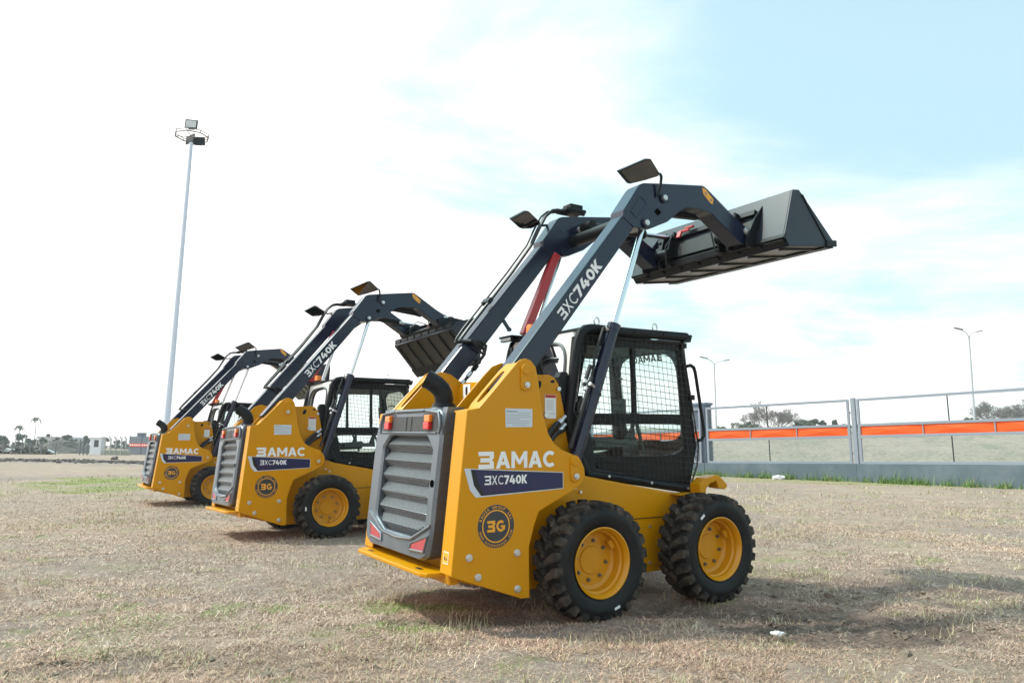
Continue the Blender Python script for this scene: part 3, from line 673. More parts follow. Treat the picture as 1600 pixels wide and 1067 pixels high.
        ox, oz = (-.64, 1.978) if s < 0 else (-.285, 2.412)
        sg = 1 if s < 0 else -1
        def AM(x, z): return (ox + sg * (x * c_) - z * q_ * (1 if s < 0 else 1), s * .6005, oz + sg * x * q_ + z * c_)
        hgt = .082; put2d(a, three(hgt, .062, .016), AM); put2d(a, fitgeo(word('xc'), .135, hgt), AM, off=(.072, 0)); put2d(a, fitgeo(word('740K', .07), .335, hgt), AM, off=(.215, 0))
        a.build('arm_lettering', WHT, arm, recalc=False)
        # mirror on a bent stalk
        if s < 0:
            q = [(-.144, -.62, 3.143), (.067, -.70, 3.255), (.105, -.70, 3.262), (.232, -.66, 3.186), (.225, -.65, 3.165), (.11, -.62, 3.118), (-.015, -.60, 3.074), (-.03, -.60, 3.078)]
            stalk = [(.225, -.67, 3.18), (.25, -.66, 3.165), (.262, -.64, 3.12), (.255, -.625, 3.05), (.25, -.62, 3.02)]
        else:
            q = [(-.361, .55, 3.031), (-.24, .50, 3.108), (-.20, .50, 3.112), (-.05, .54, 3.046), (-.06, .545, 3.03), (-.13, .57, 2.99), (-.215, .58, 2.976), (-.245, .58, 2.98)]
            stalk = [(-.06, .54, 3.04), (-.02, .56, 3.03), (.04, .59, 3.05), (.12, .61, 3.06)]
        nq = (Vector(q[3]) - Vector(q[0])).cross(Vector(q[6]) - Vector(q[0])).normalized()
        if nq.z < 0: nq = -nq
        a = MB(); n = 8; cq = sum((Vector(v) for v in q), Vector()) / 8
        vs = [Vector(v) for v in q] + [Vector(v) + nq * .03 for v in q]; a.add(vs, [tuple(range(n - 1, -1, -1)), tuple(range(n, 2 * n))] + [(i, (i + 1) % n, (i + 1) % n + n, i + n) for i in range(n)])
        a.mi = 1; a.add([cq + (Vector(v) - cq) * .93 - nq * .004 for v in q], [tuple(range(n))])
        a.mi = 0; a.tube(stalk, .011, 8)
        a.build('mirror', [BLK, MIR], arm, recalc=False)
        # lift cylinder in the plane of the arm
        yl = s * .54; B0, T0 = Vector((-.535, yl, .96)), Vector((.165, yl, 2.80)); dd = (T0 - B0).normalized()
        a = MB(); a.cyl(B0, B0 + dd * 1.10, .046, 24); a.cyl(B0 + dd * 1.06, B0 + dd * 1.11, .050, 24); a.cyl(B0 + dd * .56, B0 + dd * .575, .052, 20)
        lc = a.build('lift_cylinder', NAVY, root, smooth=True, loc=B0)
        a = MB(); a.cyl(B0 + dd * 1.1 - B0, T0 - B0, .023, 20); a.build('cylinder_rod', CHR, lc, smooth=True)
        a = MB(); pp = lambda t, o, yy=0: tuple(B0 + dd * t + Vector((-dd.z, 0, dd.x)) * o + Vector((0, s * yy, 0)) - B0)
        a.tube([pp(1.07, .04, .0), pp(1.04, .085, 0), pp(.82, .09, 0), pp(.74, .07, 0), pp(.68, .07, .01), pp(.64, .06, .01), pp(.50, .065, .02)], .010, 8)
        a.cut().tube([pp(.66, .075, .02), pp(.42, .085, .03), pp(.12, .09, .03)], .015, 8); a.cut().tube([pp(.74, .10, .0), pp(.58, .105, .0)], .016, 8)
        a.build('hydraulic_pipe', HOSE, lc, smooth=True)
        a = MB(); a.cyl(pp(.60, .03, .02), pp(.60, .09, .04), .014, 8); a.cut().cyl(pp(.55, .085, .01), pp(.575, .085, .01), .021, 10); a.cut().cyl(pp(.60, .105, 0), pp(.625, .105, 0), .021, 10); a.cut().cyl(pp(1.05, .04, 0), pp(1.05, .07, 0), .016, 8)
        a.build('hose_fitting', ZINC, lc, smooth=True)
        # tilt cylinder inside the arm
        yt = s * .37; A0, A1 = Vector((.335, yt, 3.03)), Vector((1.352, yt, 3.075))
        d2 = (A1 - A0).normalized(); a = MB(); a.cyl(A0, A0 + d2 * .66, .043, 22); a.cyl(A0 + d2 * .62, A0 + d2 * .67, .048, 22); a.cyl(A0 - Vector((0, .08, 0)), A0 + Vector((0, .08, 0)), .042, 18)
        tcy = a.build('tilt_cylinder', BLK, root, smooth=True, loc=A0)
        a = MB(); a.cyl(d2 * .66, A1 - A0, .021, 18); a.build('cylinder_rod', CHR, tcy, smooth=True)
        a = MB(); a.prism([(.33, 2.98), (.36, 3.03), (.80, 3.05), (.90, 3.02), (.88, 2.98), (.50, 2.95)], s * .40, s * .455); a.build('valve_guard', BLK, arm, bevel=.004)
        # hoses between tower and chassis
        a = MB()
        for (dx, zz, y2) in ((0, 1.29, .475), (.012, 1.235, .485)): a.cut().tube([(-.80, s * .50, zz - .21), (-.72, s * (y2 + .03), zz - .10), (-.63, s * y2, zz - .03), (-.575 + dx, s * y2, zz)], .019, 8)
        a.build('hose', HOSE, root, smooth=True)
        a = MB()
        for (dx, zz) in ((0, 1.295), (.012, 1.24)): a.cut().cyl((-.60, s * .478, zz - .02), (-.575, s * .478, zz), .024, 8); a.cyl((-.585, s * .478, zz - .008), (-.545, s * .478, zz + .03), .015, 8)
        a.build('hose_fitting', ZINC, root, smooth=True)
        # black upright behind inner plate, cab mount
        a = MB(); a.prism([(-.575, 1.60), (-.555, 1.64), (-.50, 1.64), (-.48, 1.60), (-.40, 1.0), (-.50, .95)], s * .38, s * .445); a.prism([(-.52, 1.20), (-.33, 1.22), (-.27, .93), (-.46, .95)], s * .40, s * .485); a.build('cab_mount', BLK, root, bevel=.006)
        a = MB(); a.cyl((-.655, s * .50, .885), (-.655, s * .56, .885), .022, 10); a.cyl((-.655, s * .53, .86), (-.655, s * .53, .92), .010, 8); a.build('grease_fitting', ZINC, root)
    # hose bundle running up the left arm
    a = MB()
    L1 = [(-.90, 1.60), (-.80, 1.72), (-.70, 1.86)]
    for k, (oy, oz, r_) in enumerate(((.52, .0, .013), (.485, .01, .013), (.57, .018, .009))):
        a.cut().tube([(.22, oy, 3.165 + oz * .5), (.10, oy, 3.165 + oz), (.04, oy, 3.15 + oz), (-.03, oy, 3.09 + oz), (-.10, oy, 2.97 + oz), (-.18, oy, 2.81 + oz), (-.381, oy, 2.535 + oz * 1.5), (-.80, oy, 2.02 + oz * 1.5), (-.86, oy, 1.945 + oz), (-.87, oy, 1.93), (-.82, .455 - .02 - .02 * k, 1.93), (-.70 - .02 * k, .43 - .01 * k, 1.93 - .03 * k), (-.665 - .02 * k, .43, 1.90 - .03 * k), (-.68, .43, 1.83), (-.80, .43, 1.68), (-.90, .43, 1.56)], r_, 8)
    hb = a.build('arm_hose', HOSE, root, smooth=True)
    a = MB(); a.box((-.60, .53, 2.285), (.05, .12, .035), -.88); a.cut().box((-.77, .42, 1.72), (.05, .04, .03), -.9); a.build('hose_clamp', BLK, hb)
    a = MB(); a.cyl((-.80, .43, 1.68), (-.83, .43, 1.645), .019, 8); a.cut().cyl((-.86, .43, 1.61), (-.88, .43, 1.585), .019, 8); a.build('hose_fitting', ZINC, hb, smooth=True)
    a = MB(); a.box((.27, .52, 3.19), (.22, .17, .03)); a.box((.29, .52, 3.225), (.14, .12, .055)); a.tube([(.20, .52, 3.19), (.42, .52, 3.195)], .02, 8); a.build('valve_block', BLK, root, bevel=.006)
    a = MB(); a.box((-.44, .50, 2.11), (.125, .012, .03), math.radians(52)); a.cyl((-.40, .49, 2.062), (-.40, .51, 2.062), .018, 12); a.build('strut_bracket', NAVY, root)
    # red safety strut
    a = MB(); p0, p1 = Vector((.06, .47, 2.76)), Vector((-.27, .47, 2.02)); d3 = (p1 - p0); ang = math.atan2(d3.x, d3.z)
    a.box(p0 + d3 / 2, (.07, .07, d3.length), ang); a.build('safety_strut', RED, root, bevel=.006)
    # cross tubes
    a = MB(); a.cyl((.24, -.455, 2.90), (.24, .455, 2.90), .055, 20); a.build('cross_tube', BLK, root, smooth=True)
        # ---- coupler + bucket about the tip pin ------------------------------------
    PIN = (1.272, 0, 2.901)
    a = MB()
    for s in (-1, 1):
        a.prism([(1.55, 3.235), (1.535, 3.24), (1.345, 3.02), (1.225, 2.82), (1.225, 2.765), (1.30, 2.75), (1.37, 2.79), (1.44, 2.98)], s * .625, s * .640)
        a.prism([(1.40, 3.11), (1.345, 3.125), (1.31, 3.08), (1.24, 2.86), (1.24, 2.77), (1.34, 2.77), (1.40, 2.95)], s * .43, s * .41); a.prism([(1.40, 3.11), (1.345, 3.125), (1.31, 3.08), (1.24, 2.86), (1.24, 2.77), (1.34, 2.77), (1.40, 2.95)], s * .33, s * .31)
        a.cyl((1.352, s * .29, 3.075), (1.352, s * .45, 3.075), .034, 16); a.cyl((1.272, s * .29, 2.895), (1.272, s * .598, 2.895), .052, 20)
    a.box((1.37, 0, 2.93), (.05, 1.18, .16), .3); a.box((1.33, 0, 2.80), (.06, 1.24, .06)); a.box((1.42, 0, 3.09), (.04, 1.18, .05), .3)
    cpl = a.build('coupler', BLK, root, bevel=.004, loc=PIN)
    a = MB(); a.box((1.375 - PIN[0], .14, 3.13 - PIN[2]), (.03, .10, .02)); a.box((1.35 - PIN[0], .25, 3.08 - PIN[2]), (.02, .05, .07), .4); a.box((1.37 - PIN[0], .20, 3.11 - PIN[2]), (.02, .12, .025)); a.cut().box((1.375 - PIN[0], -.30, 3.13 - PIN[2]), (.03, .10, .02)); a.build('lock_lever', RED, cpl, bevel=.004)
    a = MB()
    for s in (-1, 1): a.cut().tube([(1.352 - PIN[0], s * .37, 3.07 - PIN[2]), (1.30 - PIN[0], s * .30, 3.06 - PIN[2]), (1.20 - PIN[0], s * .28, 2.95 - PIN[2]), (1.22 - PIN[0], s * .30, 2.80 - PIN[2]), (1.30 - PIN[0], s * .30, 2.76 - PIN[2])], .007, 6)
    a.build('hose', CHR if False else HOSE, cpl, smooth=True)
    a = MB(); HB = .925
    SB = [(1.40, 2.722), (1.345, 2.80), (1.475, 3.213), (1.555, 3.226), (1.60, 3.19), (1.995, 2.85), (1.995, 2.80)]
    for s in (-1, 1): a.prism(SB, s * HB, s * (HB - .016)); 
    a.prism([(1.345, 2.80), (1.475, 3.213), (1.555, 3.226), (1.552, 3.214), (1.487, 3.20), (1.362, 2.803)], -HB + .016, HB - .016)
    a.prism([(1.400, 2.722), (1.345, 2.80), (1.362, 2.803), (1.408, 2.737)], -HB + .016, HB - .016)
    bk = a.build('bucket', BUCK, root, bevel=.003, loc=PIN)
    a = MB(); a.prism([(1.400, 2.722), (1.995, 2.80), (1.995, 2.812), (1.405, 2.736)], -HB + .017, HB - .017); a.v = [(v[0] - PIN[0], v[1], v[2] - PIN[2]) for v in a.v]; a.build('bucket_floor', BUNDER, bk)
    a = MB()
    def FZ(x): return 2.722 + (x - 1.40) * .1311
    for y in (-.82, -.5, -.17, .17, .5, .82): a.prism([(1.42, FZ(1.42) - .001), (1.93, FZ(1.93) - .001), (1.93, FZ(1.93) - .012), (1.42, FZ(1.42) - .016)], y - .018, y + .018)
    a.prism([(1.86, FZ(1.86) - .001), (2.02, FZ(2.02) + .002), (2.02, FZ(2.02) + .014), (2.0, FZ(2.02) + .016), (1.99, FZ(1.99) - .014), (1.86, FZ(1.86) - .014)], -HB, HB)
    for s in (-1, 1):
        a.prism([(1.88, 2.785), (2.02, 2.80), (2.02, 2.855), (1.89, 2.84)], s * (HB + .001), s * (HB + .016)); a.prism([(1.60, 3.19), (1.90, 2.845), (1.88, 2.84), (1.575, 3.19)], s * (HB + .0005), s * (HB + .008))
    # lower rail with notches, back top lip
    for k in range(8):
        y0 = -HB + k * .2313; a.box((1.372, y0 + .11, 2.775), (.05, .19, .055), .6)
    a.box((1.355, 0, 2.80), (.03, 2 * HB, .05), .6)
    a.v = [(v[0] - PIN[0], v[1], v[2] - PIN[2]) for v in a.v]; a.build('wear_strips', BLK, bk, bevel=.002)
    return root
def place(o, rot, loc):
    M = Matrix(rot); q = M.to_quaternion(); o.rotation_euler = q.to_euler(); o.location = loc
A1 = [[.84644, -.53249, -.00849], [.53249, .84644, -.02425], [.0201, .016, 1]]; b1 = (.598, 5.8409, .0333)
A2 = [[.83193, -.55488, -.02373], [.55488, .83193, .00756], [.01555, -.01946, 1]]; b2 = (-2.1577, 9.8591, .0031)
A3 = [[.83092, -.55639, .0091], [.55639, .83092, -.00841], [-.00289, .01205, 1]]; b3 = (-5.5855, 14.88, -.0364)
L1 = make_loader(); place(L1, A1, b1)
GR = 'yellow skid steer loaders parked in a row with arms raised'
tag(L1, 'nearest and largest yellow skid steer loader, its bucket held level against the sky', 'skid loader', GR)
MOVE = ('lift_arm', 'tilt_cylinder', 'coupler', 'bucket', 'cross_tube', 'safety_strut', 'valve_block', 'strut_bracket', 'arm_hose')
def vary(o, dx, dz, rot, lrot):
    for c in o.children:
        nm = c.name.split('.')[0]
        if nm in MOVE: c.location = Vector(c.location) + Vector((dx, 0, dz))
        if nm in ('bucket', 'coupler'): c.rotation_euler = (0, rot, 0)
        if nm == 'lift_cylinder': c.rotation_euler = (0, lrot, 0)
L2 = copy_tree(L1); place(L2, A2, b2); vary(L2, -.12, -.022, math.radians(56), -.055)
tag(L2, 'middle yellow skid steer loader with its bucket tipped steeply down', 'skid loader', GR)
L3 = copy_tree(L1); place(L3, A3, b3); vary(L3, -.15, -.08, math.radians(50), -.055)
tag(L3, 'farthest and smallest yellow skid steer loader, nearest the tall floodlight mast', 'skid loader', GR)
for i_, L_ in enumerate((L2, L3)):
    for k_, c in enumerate([c for c in L_.children if c.name.split('.')[0] == 'wheel']): c.rotation_euler = (0, c.rotation_euler.y + 1.9 + 2.3 * i_ + .7 * k_, 0)
for L_ in (L2, L3):
    for c in L_.children:
        if c.name.split('.')[0] == 'tilt_cylinder': c.rotation_euler = (0, .13, 0)
# ================================================================== GROUND
def vnoise(x, y, seed):
    xi = np.floor(x).astype(np.int64); yi = np.floor(y).astype(np.int64); fx = x - xi; fy = y - yi
    fx = fx * fx * (3 - 2 * fx); fy = fy * fy * (3 - 2 * fy)
    def hsh(a, b):
        n = (a * 374761393 + b * 668265263 + seed * 1442695041) & 0xFFFFFFFF; n = ((n ^ (n >> 13)) * 1274126177) & 0xFFFFFFFF
        return ((n ^ (n >> 16)) & 0xFFFFFF) / float(0xFFFFFF)
    return (hsh(xi, yi) * (1 - fx) + hsh(xi + 1, yi) * fx) * (1 - fy) + (hsh(xi, yi + 1) * (1 - fx) + hsh(xi + 1, yi + 1) * fx) * fy
def fbm(x, y, s, seed=0, oct=4):
    v = 0; a = .5; t = 0
    for k in range(oct): v = v + a * vnoise(x * s, y * s, seed + k * 17); t += a; a *= .5; s *= 2.03
    return v / t
def sm(a, b, x): t = np.clip((x - a) / (b - a), 0, 1); return t * t * (3 - 2 * t)
def blob(x, y, cx, cy, rx, ry, ang=0, seed=3, ns=1.2, amp=.9):
    c, s = math.cos(ang), math.sin(ang); dx, dy = x - cx, y - cy
    d = np.sqrt(((dx * c + dy * s) / rx) ** 2 + ((-dx * s + dy * c) / ry) ** 2)
    return sm(1.25, .55, d + amp * (fbm(x, y, ns, seed) - .5))
def masks(x, y):
    """dirt, green, bare: how much of each shows at a spot of the field"""
    far_dirt = blob(x, y, -32, 46, 46, 4.2, -.16, 5, .25, .5)
    dirt = np.maximum.reduce([blob(x, y, 2.1, 4.65, 1.0, .55, .25, 3, 2.0, 1.0), blob(x, y, 1.45, 5.1, .75, .26, 0, 4, 2.5, 1.0) * .9, .75 * blob(x, y, .05, 4.75, .75, .16, .15, 9, 3, 1.1),
        .35 * blob(x, y, -1.5, 3.7, .9, .28, .1, 12, 2.2, 1.6), .5 * blob(x, y, 2.9, 5.9, 1.6, .5, .1, 14, 1.6, 1.0)])
    green = np.maximum.reduce([blob(x, y, -11.6, 20.8, 2.6, 4.4, .5, 21, .7, 2.2) * (.25 + .75 * sm(.40, .56, fbm(x, y, 1.3, 27))), .6 * blob(x, y, -.62, 5.05, .42, .22, .2, 22, 3.5, 1.8), .5 * blob(x, y, -.6, 4.5, .3, .16, 0, 23, 4, 1.8), .18 * sm(.70, .80, fbm(x, y, .9, 31)), .4 * sm(.69, .77, fbm(x, y, 3.2, 33)), .55 * blob(x, y, 20, 26, 14, 3, -.3, 24, .3, .8)])
    bare = np.maximum.reduce([.9 * blob(x, y, .35, 4.55, .9, .30, .1, 51, 2.2, 1.2), .6 * sm(.60, .70, fbm(x, y, 2.1, 52)), .6 * sm(.56, .70, fbm(x, y, .75, 41)) * sm(12, 5, np.hypot(x, y)), .5 * blob(x, y, -2.2, 6.2, 1.5, .8, .3, 43, 1, 1.2), blob(x, y, -15.6, 23.5, 4.2, .8, .35, 44, .6, .6), .5 * sm(.50, .64, fbm(x, y, .28, 46))])
    return dirt, green, bare, far_dirt
na = 620; az = np.concatenate([np.linspace(-math.pi, -.92, 40, endpoint=False), np.linspace(-.92, .92, na), np.linspace(.92, math.pi, 40, endpoint=False)[1:]])
rad = np.concatenate([[.3], np.geomspace(1.6, 900, 330)])
AZ, RD = np.meshgrid(az, rad); X = RD * np.sin(AZ); Y = RD * np.cos(AZ)
dirt, green, bare, fard = masks(X, Y)
def gz(x, y, d):
    r = np.hypot(x, y); near = sm(22, 8, r)
    z = (fbm(x, y, .55, 61) - .5) * .045 * near + (fbm(x, y, 3.0, 62) - .5) * .028 * near
    z = z + .050 * sm(14, 6, r) - .03 * d + (fbm(x, y, 9, 63, 3) - .5) * (.012 + .075 * d) * sm(14, 5, r)
    return z * sm(0.3, 2.5, r)
Z = gz(X, Y, dirt) + fard * .10 * fbm(X, Y, 1.2, 77)
me = bpy.data.meshes.new('ground'); V = np.stack([X, Y, Z], -1).reshape(-1, 3); n1, n2 = X.shape
idx = np.arange(n1 * n2).reshape(n1, n2); fa = np.stack([idx[:-1, :-1], idx[:-1, 1:], idx[1:, 1:], idx[1:, :-1]], -1).reshape(-1, 4)
fb = np.stack([idx[:-1, -1], idx[:-1, 0], idx[1:, 0], idx[1:, -1]], -1); fa = np.concatenate([fa, fb])[:, ::-1]
def np_mesh(me, V, F, k):
    me.vertices.add(len(V)); me.vertices.foreach_set('co', V.astype(np.float32).ravel())
    me.loops.add(len(F) * k); me.loops.foreach_set('vertex_index', F.astype(np.int32).ravel())
    me.polygons.add(len(F)); me.polygons.foreach_set('loop_start', np.arange(len(F), dtype=np.int32) * k); me.update(calc_edges=True)
np_mesh(me, V, fa, 4); me.polygons.foreach_set('use_smooth', [True] * len(fa))
def setcol(me, name, arr):
    a = me.color_attributes.new(name, 'FLOAT_COLOR', 'POINT'); c = np.ones((len(arr), 4), np.float32); c[:, :arr.shape[1]] = arr; a.data.foreach_set('color', c.ravel())
setcol(me, 'cover', np.stack([dirt, green, bare], -1).reshape(-1, 3)); setcol(me, 'turned', np.stack([fard] * 3, -1).reshape(-1, 3))
gm = bpy.data.materials.new('dry_field'); gm.use_nodes = True; t = gm.node_tree; B = t.nodes['Principled BSDF']; B.inputs['Roughness'].default_value = .95; B.inputs['Specular IOR Level'].default_value = .15
def T(typ, **k):
    n = t.nodes.new(typ)
    for a, b in k.items():
        if a in n.inputs.keys(): n.inputs[a].default_value = b
        else: setattr(n, a, b)
    return n
def mixc(f, a, b):
    x = T('ShaderNodeMix', data_type='RGBA')
    for i, v in ((0, f), (6, a), (7, b)):
        if hasattr(v, 'type') and hasattr(v, 'is_linked'): t.links.new(v, x.inputs[i])
        else: x.inputs[i].default_value = v if i == 0 else (*v, 1)
    return x.outputs[2]
def noise(scale, detail=6, rough=.6, lo=.35, hi=.65, vec=None):
    n = T('ShaderNodeTexNoise', Scale=scale, Detail=detail, Roughness=rough); t.links.new(vec or pos.outputs['Position'], n.inputs['Vector'])
    r = T('ShaderNodeMapRange'); r.inputs['From Min'].default_value = lo; r.inputs['From Max'].default_value = hi; t.links.new(n.outputs['Fac'], r.inputs['Value']); return r.outputs[0]
pos = T('ShaderNodeNewGeometry'); cov = T('ShaderNodeAttribute', attribute_name='cover'); sepc = T('ShaderNodeSeparateColor'); t.links.new(cov.outputs['Color'], sepc.inputs[0]); tur = T('ShaderNodeAttribute', attribute_name='turned')
straw = mixc(noise(.35), (.33, .235, .165), (.45, .34, .25)); straw = mixc(noise(2.2), straw, (.27, .20, .15)); straw = mixc(noise(38, 5, .7, .45, .75), straw, (.55, .48, .39)); straw = mixc(noise(75, 4, .7, .50, .62), straw, (.13, .10, .07))
mp_ = T('ShaderNodeMapping'); mp_.inputs['Scale'].default_value = (.5, 1.8, 1); mp_.inputs['Rotation'].default_value = (0, 0, .2); t.links.new(pos.outputs['Position'], mp_.inputs[0])
straw = mixc(noise(.55, 7, .68, .42, .72, mp_.outputs[0]), straw, (.26, .215, .165))
straw = mixc(noise(.9, 6, .7, .55, .72, mp_.outputs[0]), straw, (.30, .28, .19))
c = mixc(sepc.outputs[2], straw, mixc(noise(20), (.29, .245, .205), (.17, .14, .12)))
c = mixc(sepc.outputs[1], c, mixc(noise(14), (.16, .20, .05), (.26, .28, .09)))
c = mixc(sepc.outputs[0], c, mixc(noise(26, 6, .7), (.085, .065, .05), (.20, .155, .12)))
c = mixc(tur.outputs['Fac'], c, mixc(noise(1.6, 7, .75), (.10, .085, .075), (.34, .29, .24)))
c = mixc(noise(3.3, 7, .75, .52, .80), c, (.14, .11, .085)); c = mixc(noise(7, 7, .75, .56, .74), c, (.60, .52, .40))
hue = T('ShaderNodeMix', data_type='RGBA', blend_type='MULTIPLY'); hue.inputs[0].default_value = 1; t.links.new(c, hue.inputs[6]); hue.inputs[7].default_value = (1.07, 1.0, 1.05, 1); c = hue.outputs[2]
t.links.new(c, B.inputs['Base Color'])
bn = T('ShaderNodeTexNoise', Scale=45, Detail=6, Roughness=.75); t.links.new(pos.outputs['Position'], bn.inputs['Vector']); bp_ = T('ShaderNodeBump', Strength=.7, Distance=.03); t.links.new(bn.outputs['Fac'], bp_.inputs['Height']); t.links.new(bp_.outputs[0], B.inputs['Normal'])
me.materials.append(gm); go = bpy.data.objects.new('ground', me); COL.objects.link(go); go['kind'] = 'structure'
# ---- blades ---------------------------------------------------------------
def blades(name, N, sampler, lenf, widf, colf, label, tilt=(8, 55), base=None):
    x, y = sampler(N); N = len(x); r = np.hypot(x, y)
    d, g, b, fd_ = masks(x, y); z = (gz(x, y, d) if base is None else base(x, y)) + .001
    L = lenf(r, N, g); Wd = widf(r, N); a = rng.uniform(0, 2 * np.pi, N); el = np.radians(rng.uniform(tilt[0], tilt[1], N) ** 1.0); el = np.where(g > .4, np.minimum(el + .15, 1.2), el)
    dx, dy = np.cos(a), np.sin(a); px, py = -dy, dx; c0 = np.cos(el); s0 = np.sin(el); bend = rng.uniform(-.35, .15, N)
    P0 = np.stack([x, y, z], -1); D1 = np.stack([dx * c0, dy * c0, s0], -1); e2 = el + bend; D2 = np.stack([dx * np.cos(e2), dy * np.cos(e2), np.sin(e2)], -1); S = np.stack([px, py, np.zeros(N)], -1)
    P1 = P0 + D1 * (L * .5)[:, None]; P2 = P1 + D2 * (L * .5)[:, None]; w = (Wd / 2)[:, None]
    V = np.stack([P0 - S * w, P0 + S * w, P1 + S * w * .8, P1 - S * w * .8, P2], 1).reshape(-1, 3)
    o = np.arange(N) * 5; F = np.concatenate([np.stack([o, o + 1, o + 2], -1), np.stack([o, o + 2, o + 3], -1), np.stack([o + 3, o + 2, o + 4], -1)])
    me = bpy.data.meshes.new(name); np_mesh(me, V, F, 3); setcol(me, 'tint', np.repeat(colf(x, y, N, d, g, b), 5, axis=0))
    me.materials.append(BLADE); ob = bpy.data.objects.new(name, me); COL.objects.link(ob); tag(ob, label, 'grass', kind='stuff'); return ob
BLADE = bpy.data.materials.new('grass_blade'); BLADE.use_nodes = True; t2 = BLADE.node_tree; b2_ = t2.nodes['Principled BSDF']; b2_.inputs['Roughness'].default_value = .7; b2_.inputs['Specular IOR Level'].default_value = .25
at_ = t2.nodes.new('ShaderNodeAttribute'); at_.attribute_name = 'tint'; t2.links.new(at_.outputs['Color'], b2_.inputs['Base Color'])
def dry_col(x, y, N, d, g, b):
    pal = np.array([(.53, .395, .29), (.43, .31, .225), (.66, .525, .405), (.29, .20, .145), (.48, .39, .27), (.76, .65, .53), (.13, .095, .07)])  # darkest tone paints the small shadows among the blade roots
    c = pal[rng.choice(7, N, p=[.25, .22, .15, .14, .12, .05, .07])] * rng.uniform(.8, 1.15, N)[:, None]
    c = c * (.62 + .66 * fbm(x, y, .8, 81, 5))[:, None]; w_ = sm(.45, .62, fbm(x, y, .6, 83))[:, None]; c = c * (1 + w_ * np.array([(.03, -.03, -.10)])) * np.array([(1.05, .985, 1.04)])
    gr = np.array([(.20, .28, .07), (.29, .35, .11), (.15, .21, .06)])[rng.integers(0, 3, N)]; k = (rng.random(N) < np.clip(g * 1.1 + .015, 0, .85))[:, None]
    c = np.where(k, gr, c); return c * (1 - .35 * d)[:, None]
def field(N):
    r = np.exp(rng.uniform(math.log(2.4), math.log(30), N)); a = rng.uniform(-.72, .72, N); x, y = r * np.sin(a), r * np.cos(a)
    d, g, b, fd_ = masks(x, y); cl = fbm(x, y, 5.5, 91, 3)
    keep = rng.random(N) < np.clip(1.05 - .85 * d - .62 * b, .05, 1) * (.15 + .85 * sm(.34, .52, cl + .05)) * (.25 + .75 * sm(.30, .50, fbm(x, y, 1.1, 95))) * np.maximum(sm(26, 11, r), g * .9) * (1 - fd_)
    return x[keep], y[keep]
blades('grass', 1200000, field, lambda r, N, g: rng.gamma(3.5, 1 / 3.5, N) * (.024 + .0007 * r) * (1 - .1 * g), lambda r, N: (.0012 + .00040 * r) * rng.uniform(.6, 1.3, N), dry_col, 'short dry straw coloured grass covering the field', (2, 36))
def tufts(N):
    nc = 330; r = np.exp(rng.uniform(math.log(3), math.log(30), nc)); a = rng.uniform(-.70, .70, nc); cx, cy = r * np.sin(a), r * np.cos(a); k = rng.integers(0, nc, N)
    s = (.03 + .012 * r[k]) * rng.uniform(.5, 1.4, nc)[k]
    return cx[k] + rng.normal(0, 1, N) * s, cy[k] + rng.normal(0, 1, N) * s * .8
def tuft_col(x, y, N, d, g, b):
    pal = np.array([(.50, .44, .27), (.56, .49, .33), (.40, .38, .20), (.43, .37, .24)]); return pal[rng.choice(4, N)] * rng.uniform(.8, 1.15, N)[:, None]
blades('grass_tufts', 11000, tufts, lambda r, N, g: rng.gamma(5, 1 / 5, N) * (.036 + .0018 * r), lambda r, N: (.0014 + .0006 * r) * rng.uniform(.7, 1.2, N), tuft_col, 'pale yellow tufts standing a little above the dry turf', (35, 80))
# ---- clods in the wheel rut ---------------------------------------------
m = MB()
def clod(mb, c, r, seg=6):
    vs = []; fs = []; rr = [(0, 1)] ; n = 7
    import itertools
    pts = [Vector((rng.normal(), rng.normal(), rng.normal())).normalized() * r * rng.uniform(.6, 1.15) for _ in range(14)]
    pts = [Vector((p.x, p.y, p.z * .7)) + Vector(c) for p in pts]
    b = bmesh.new(); [b.verts.new(p) for p in pts]; bmesh.ops.convex_hull(b, input=b.verts); b.verts.ensure_lookup_table()
    for v in list(b.verts):
        if not v.link_faces: b.verts.remove(v)
    b.verts.index_update(); mb.add([tuple(v.co) for v in b.verts], [tuple(v.index for v in f_.verts) for f_ in b.faces]); b.free()
k = 0
while k < 420:
    x, y = rng.uniform(-2.6, 3.2), rng.uniform(3.2, 6.2); d = float(masks(np.array([x]), np.array([y]))[0][0])
    if rng.random() < d * .9: clod(m, (x, y, float(gz(np.array([x]), np.array([y]), np.array([d]))[0]) + .002), rng.gamma(2, .006) + .004); k += 1
SOIL = mat('clod_soil', (.15, .115, .085), .95, noise=(30, 1, (.25, .20, .155)), bump=(90, .5))
o = m.build('soil_clods', SOIL, smooth=False); tag(o, 'loose brown soil crumbs in the torn up patch of turf', 'soil', kind='stuff')
# litter
def crumple(name, c, r, seed, col, label):
    g = np.random.default_rng(seed); b = bmesh.new(); bmesh.ops.create_icosphere(b, subdivisions=3, radius=r)
    for v in b.verts:
        p = v.co.normalized(); k = math.sin(p.x * 5 + seed) * math.cos(p.y * 6 + seed * 2) * .35 + g.uniform(-.14, .14); v.co = Vector((v.co.x * 1.35, v.co.y * .8, v.co.z * .45)) * (1 + k)
    me = bpy.data.meshes.new(name); b.to_mesh(me); b.free(); me.materials.append(col); o = bpy.data.objects.new(name, me); COL.objects.link(o); o.location = c; tag(o, label, 'litter'); return o
WP = mat('crumpled_paper', (.80, .81, .83), .7)
p_ = at_depth(1215, 1011, 4.37); crumple('crumpled_paper', (p_.x, p_.y, .078), .026, 3, WP, 'small crumpled white paper lying on the torn turf in the foreground')
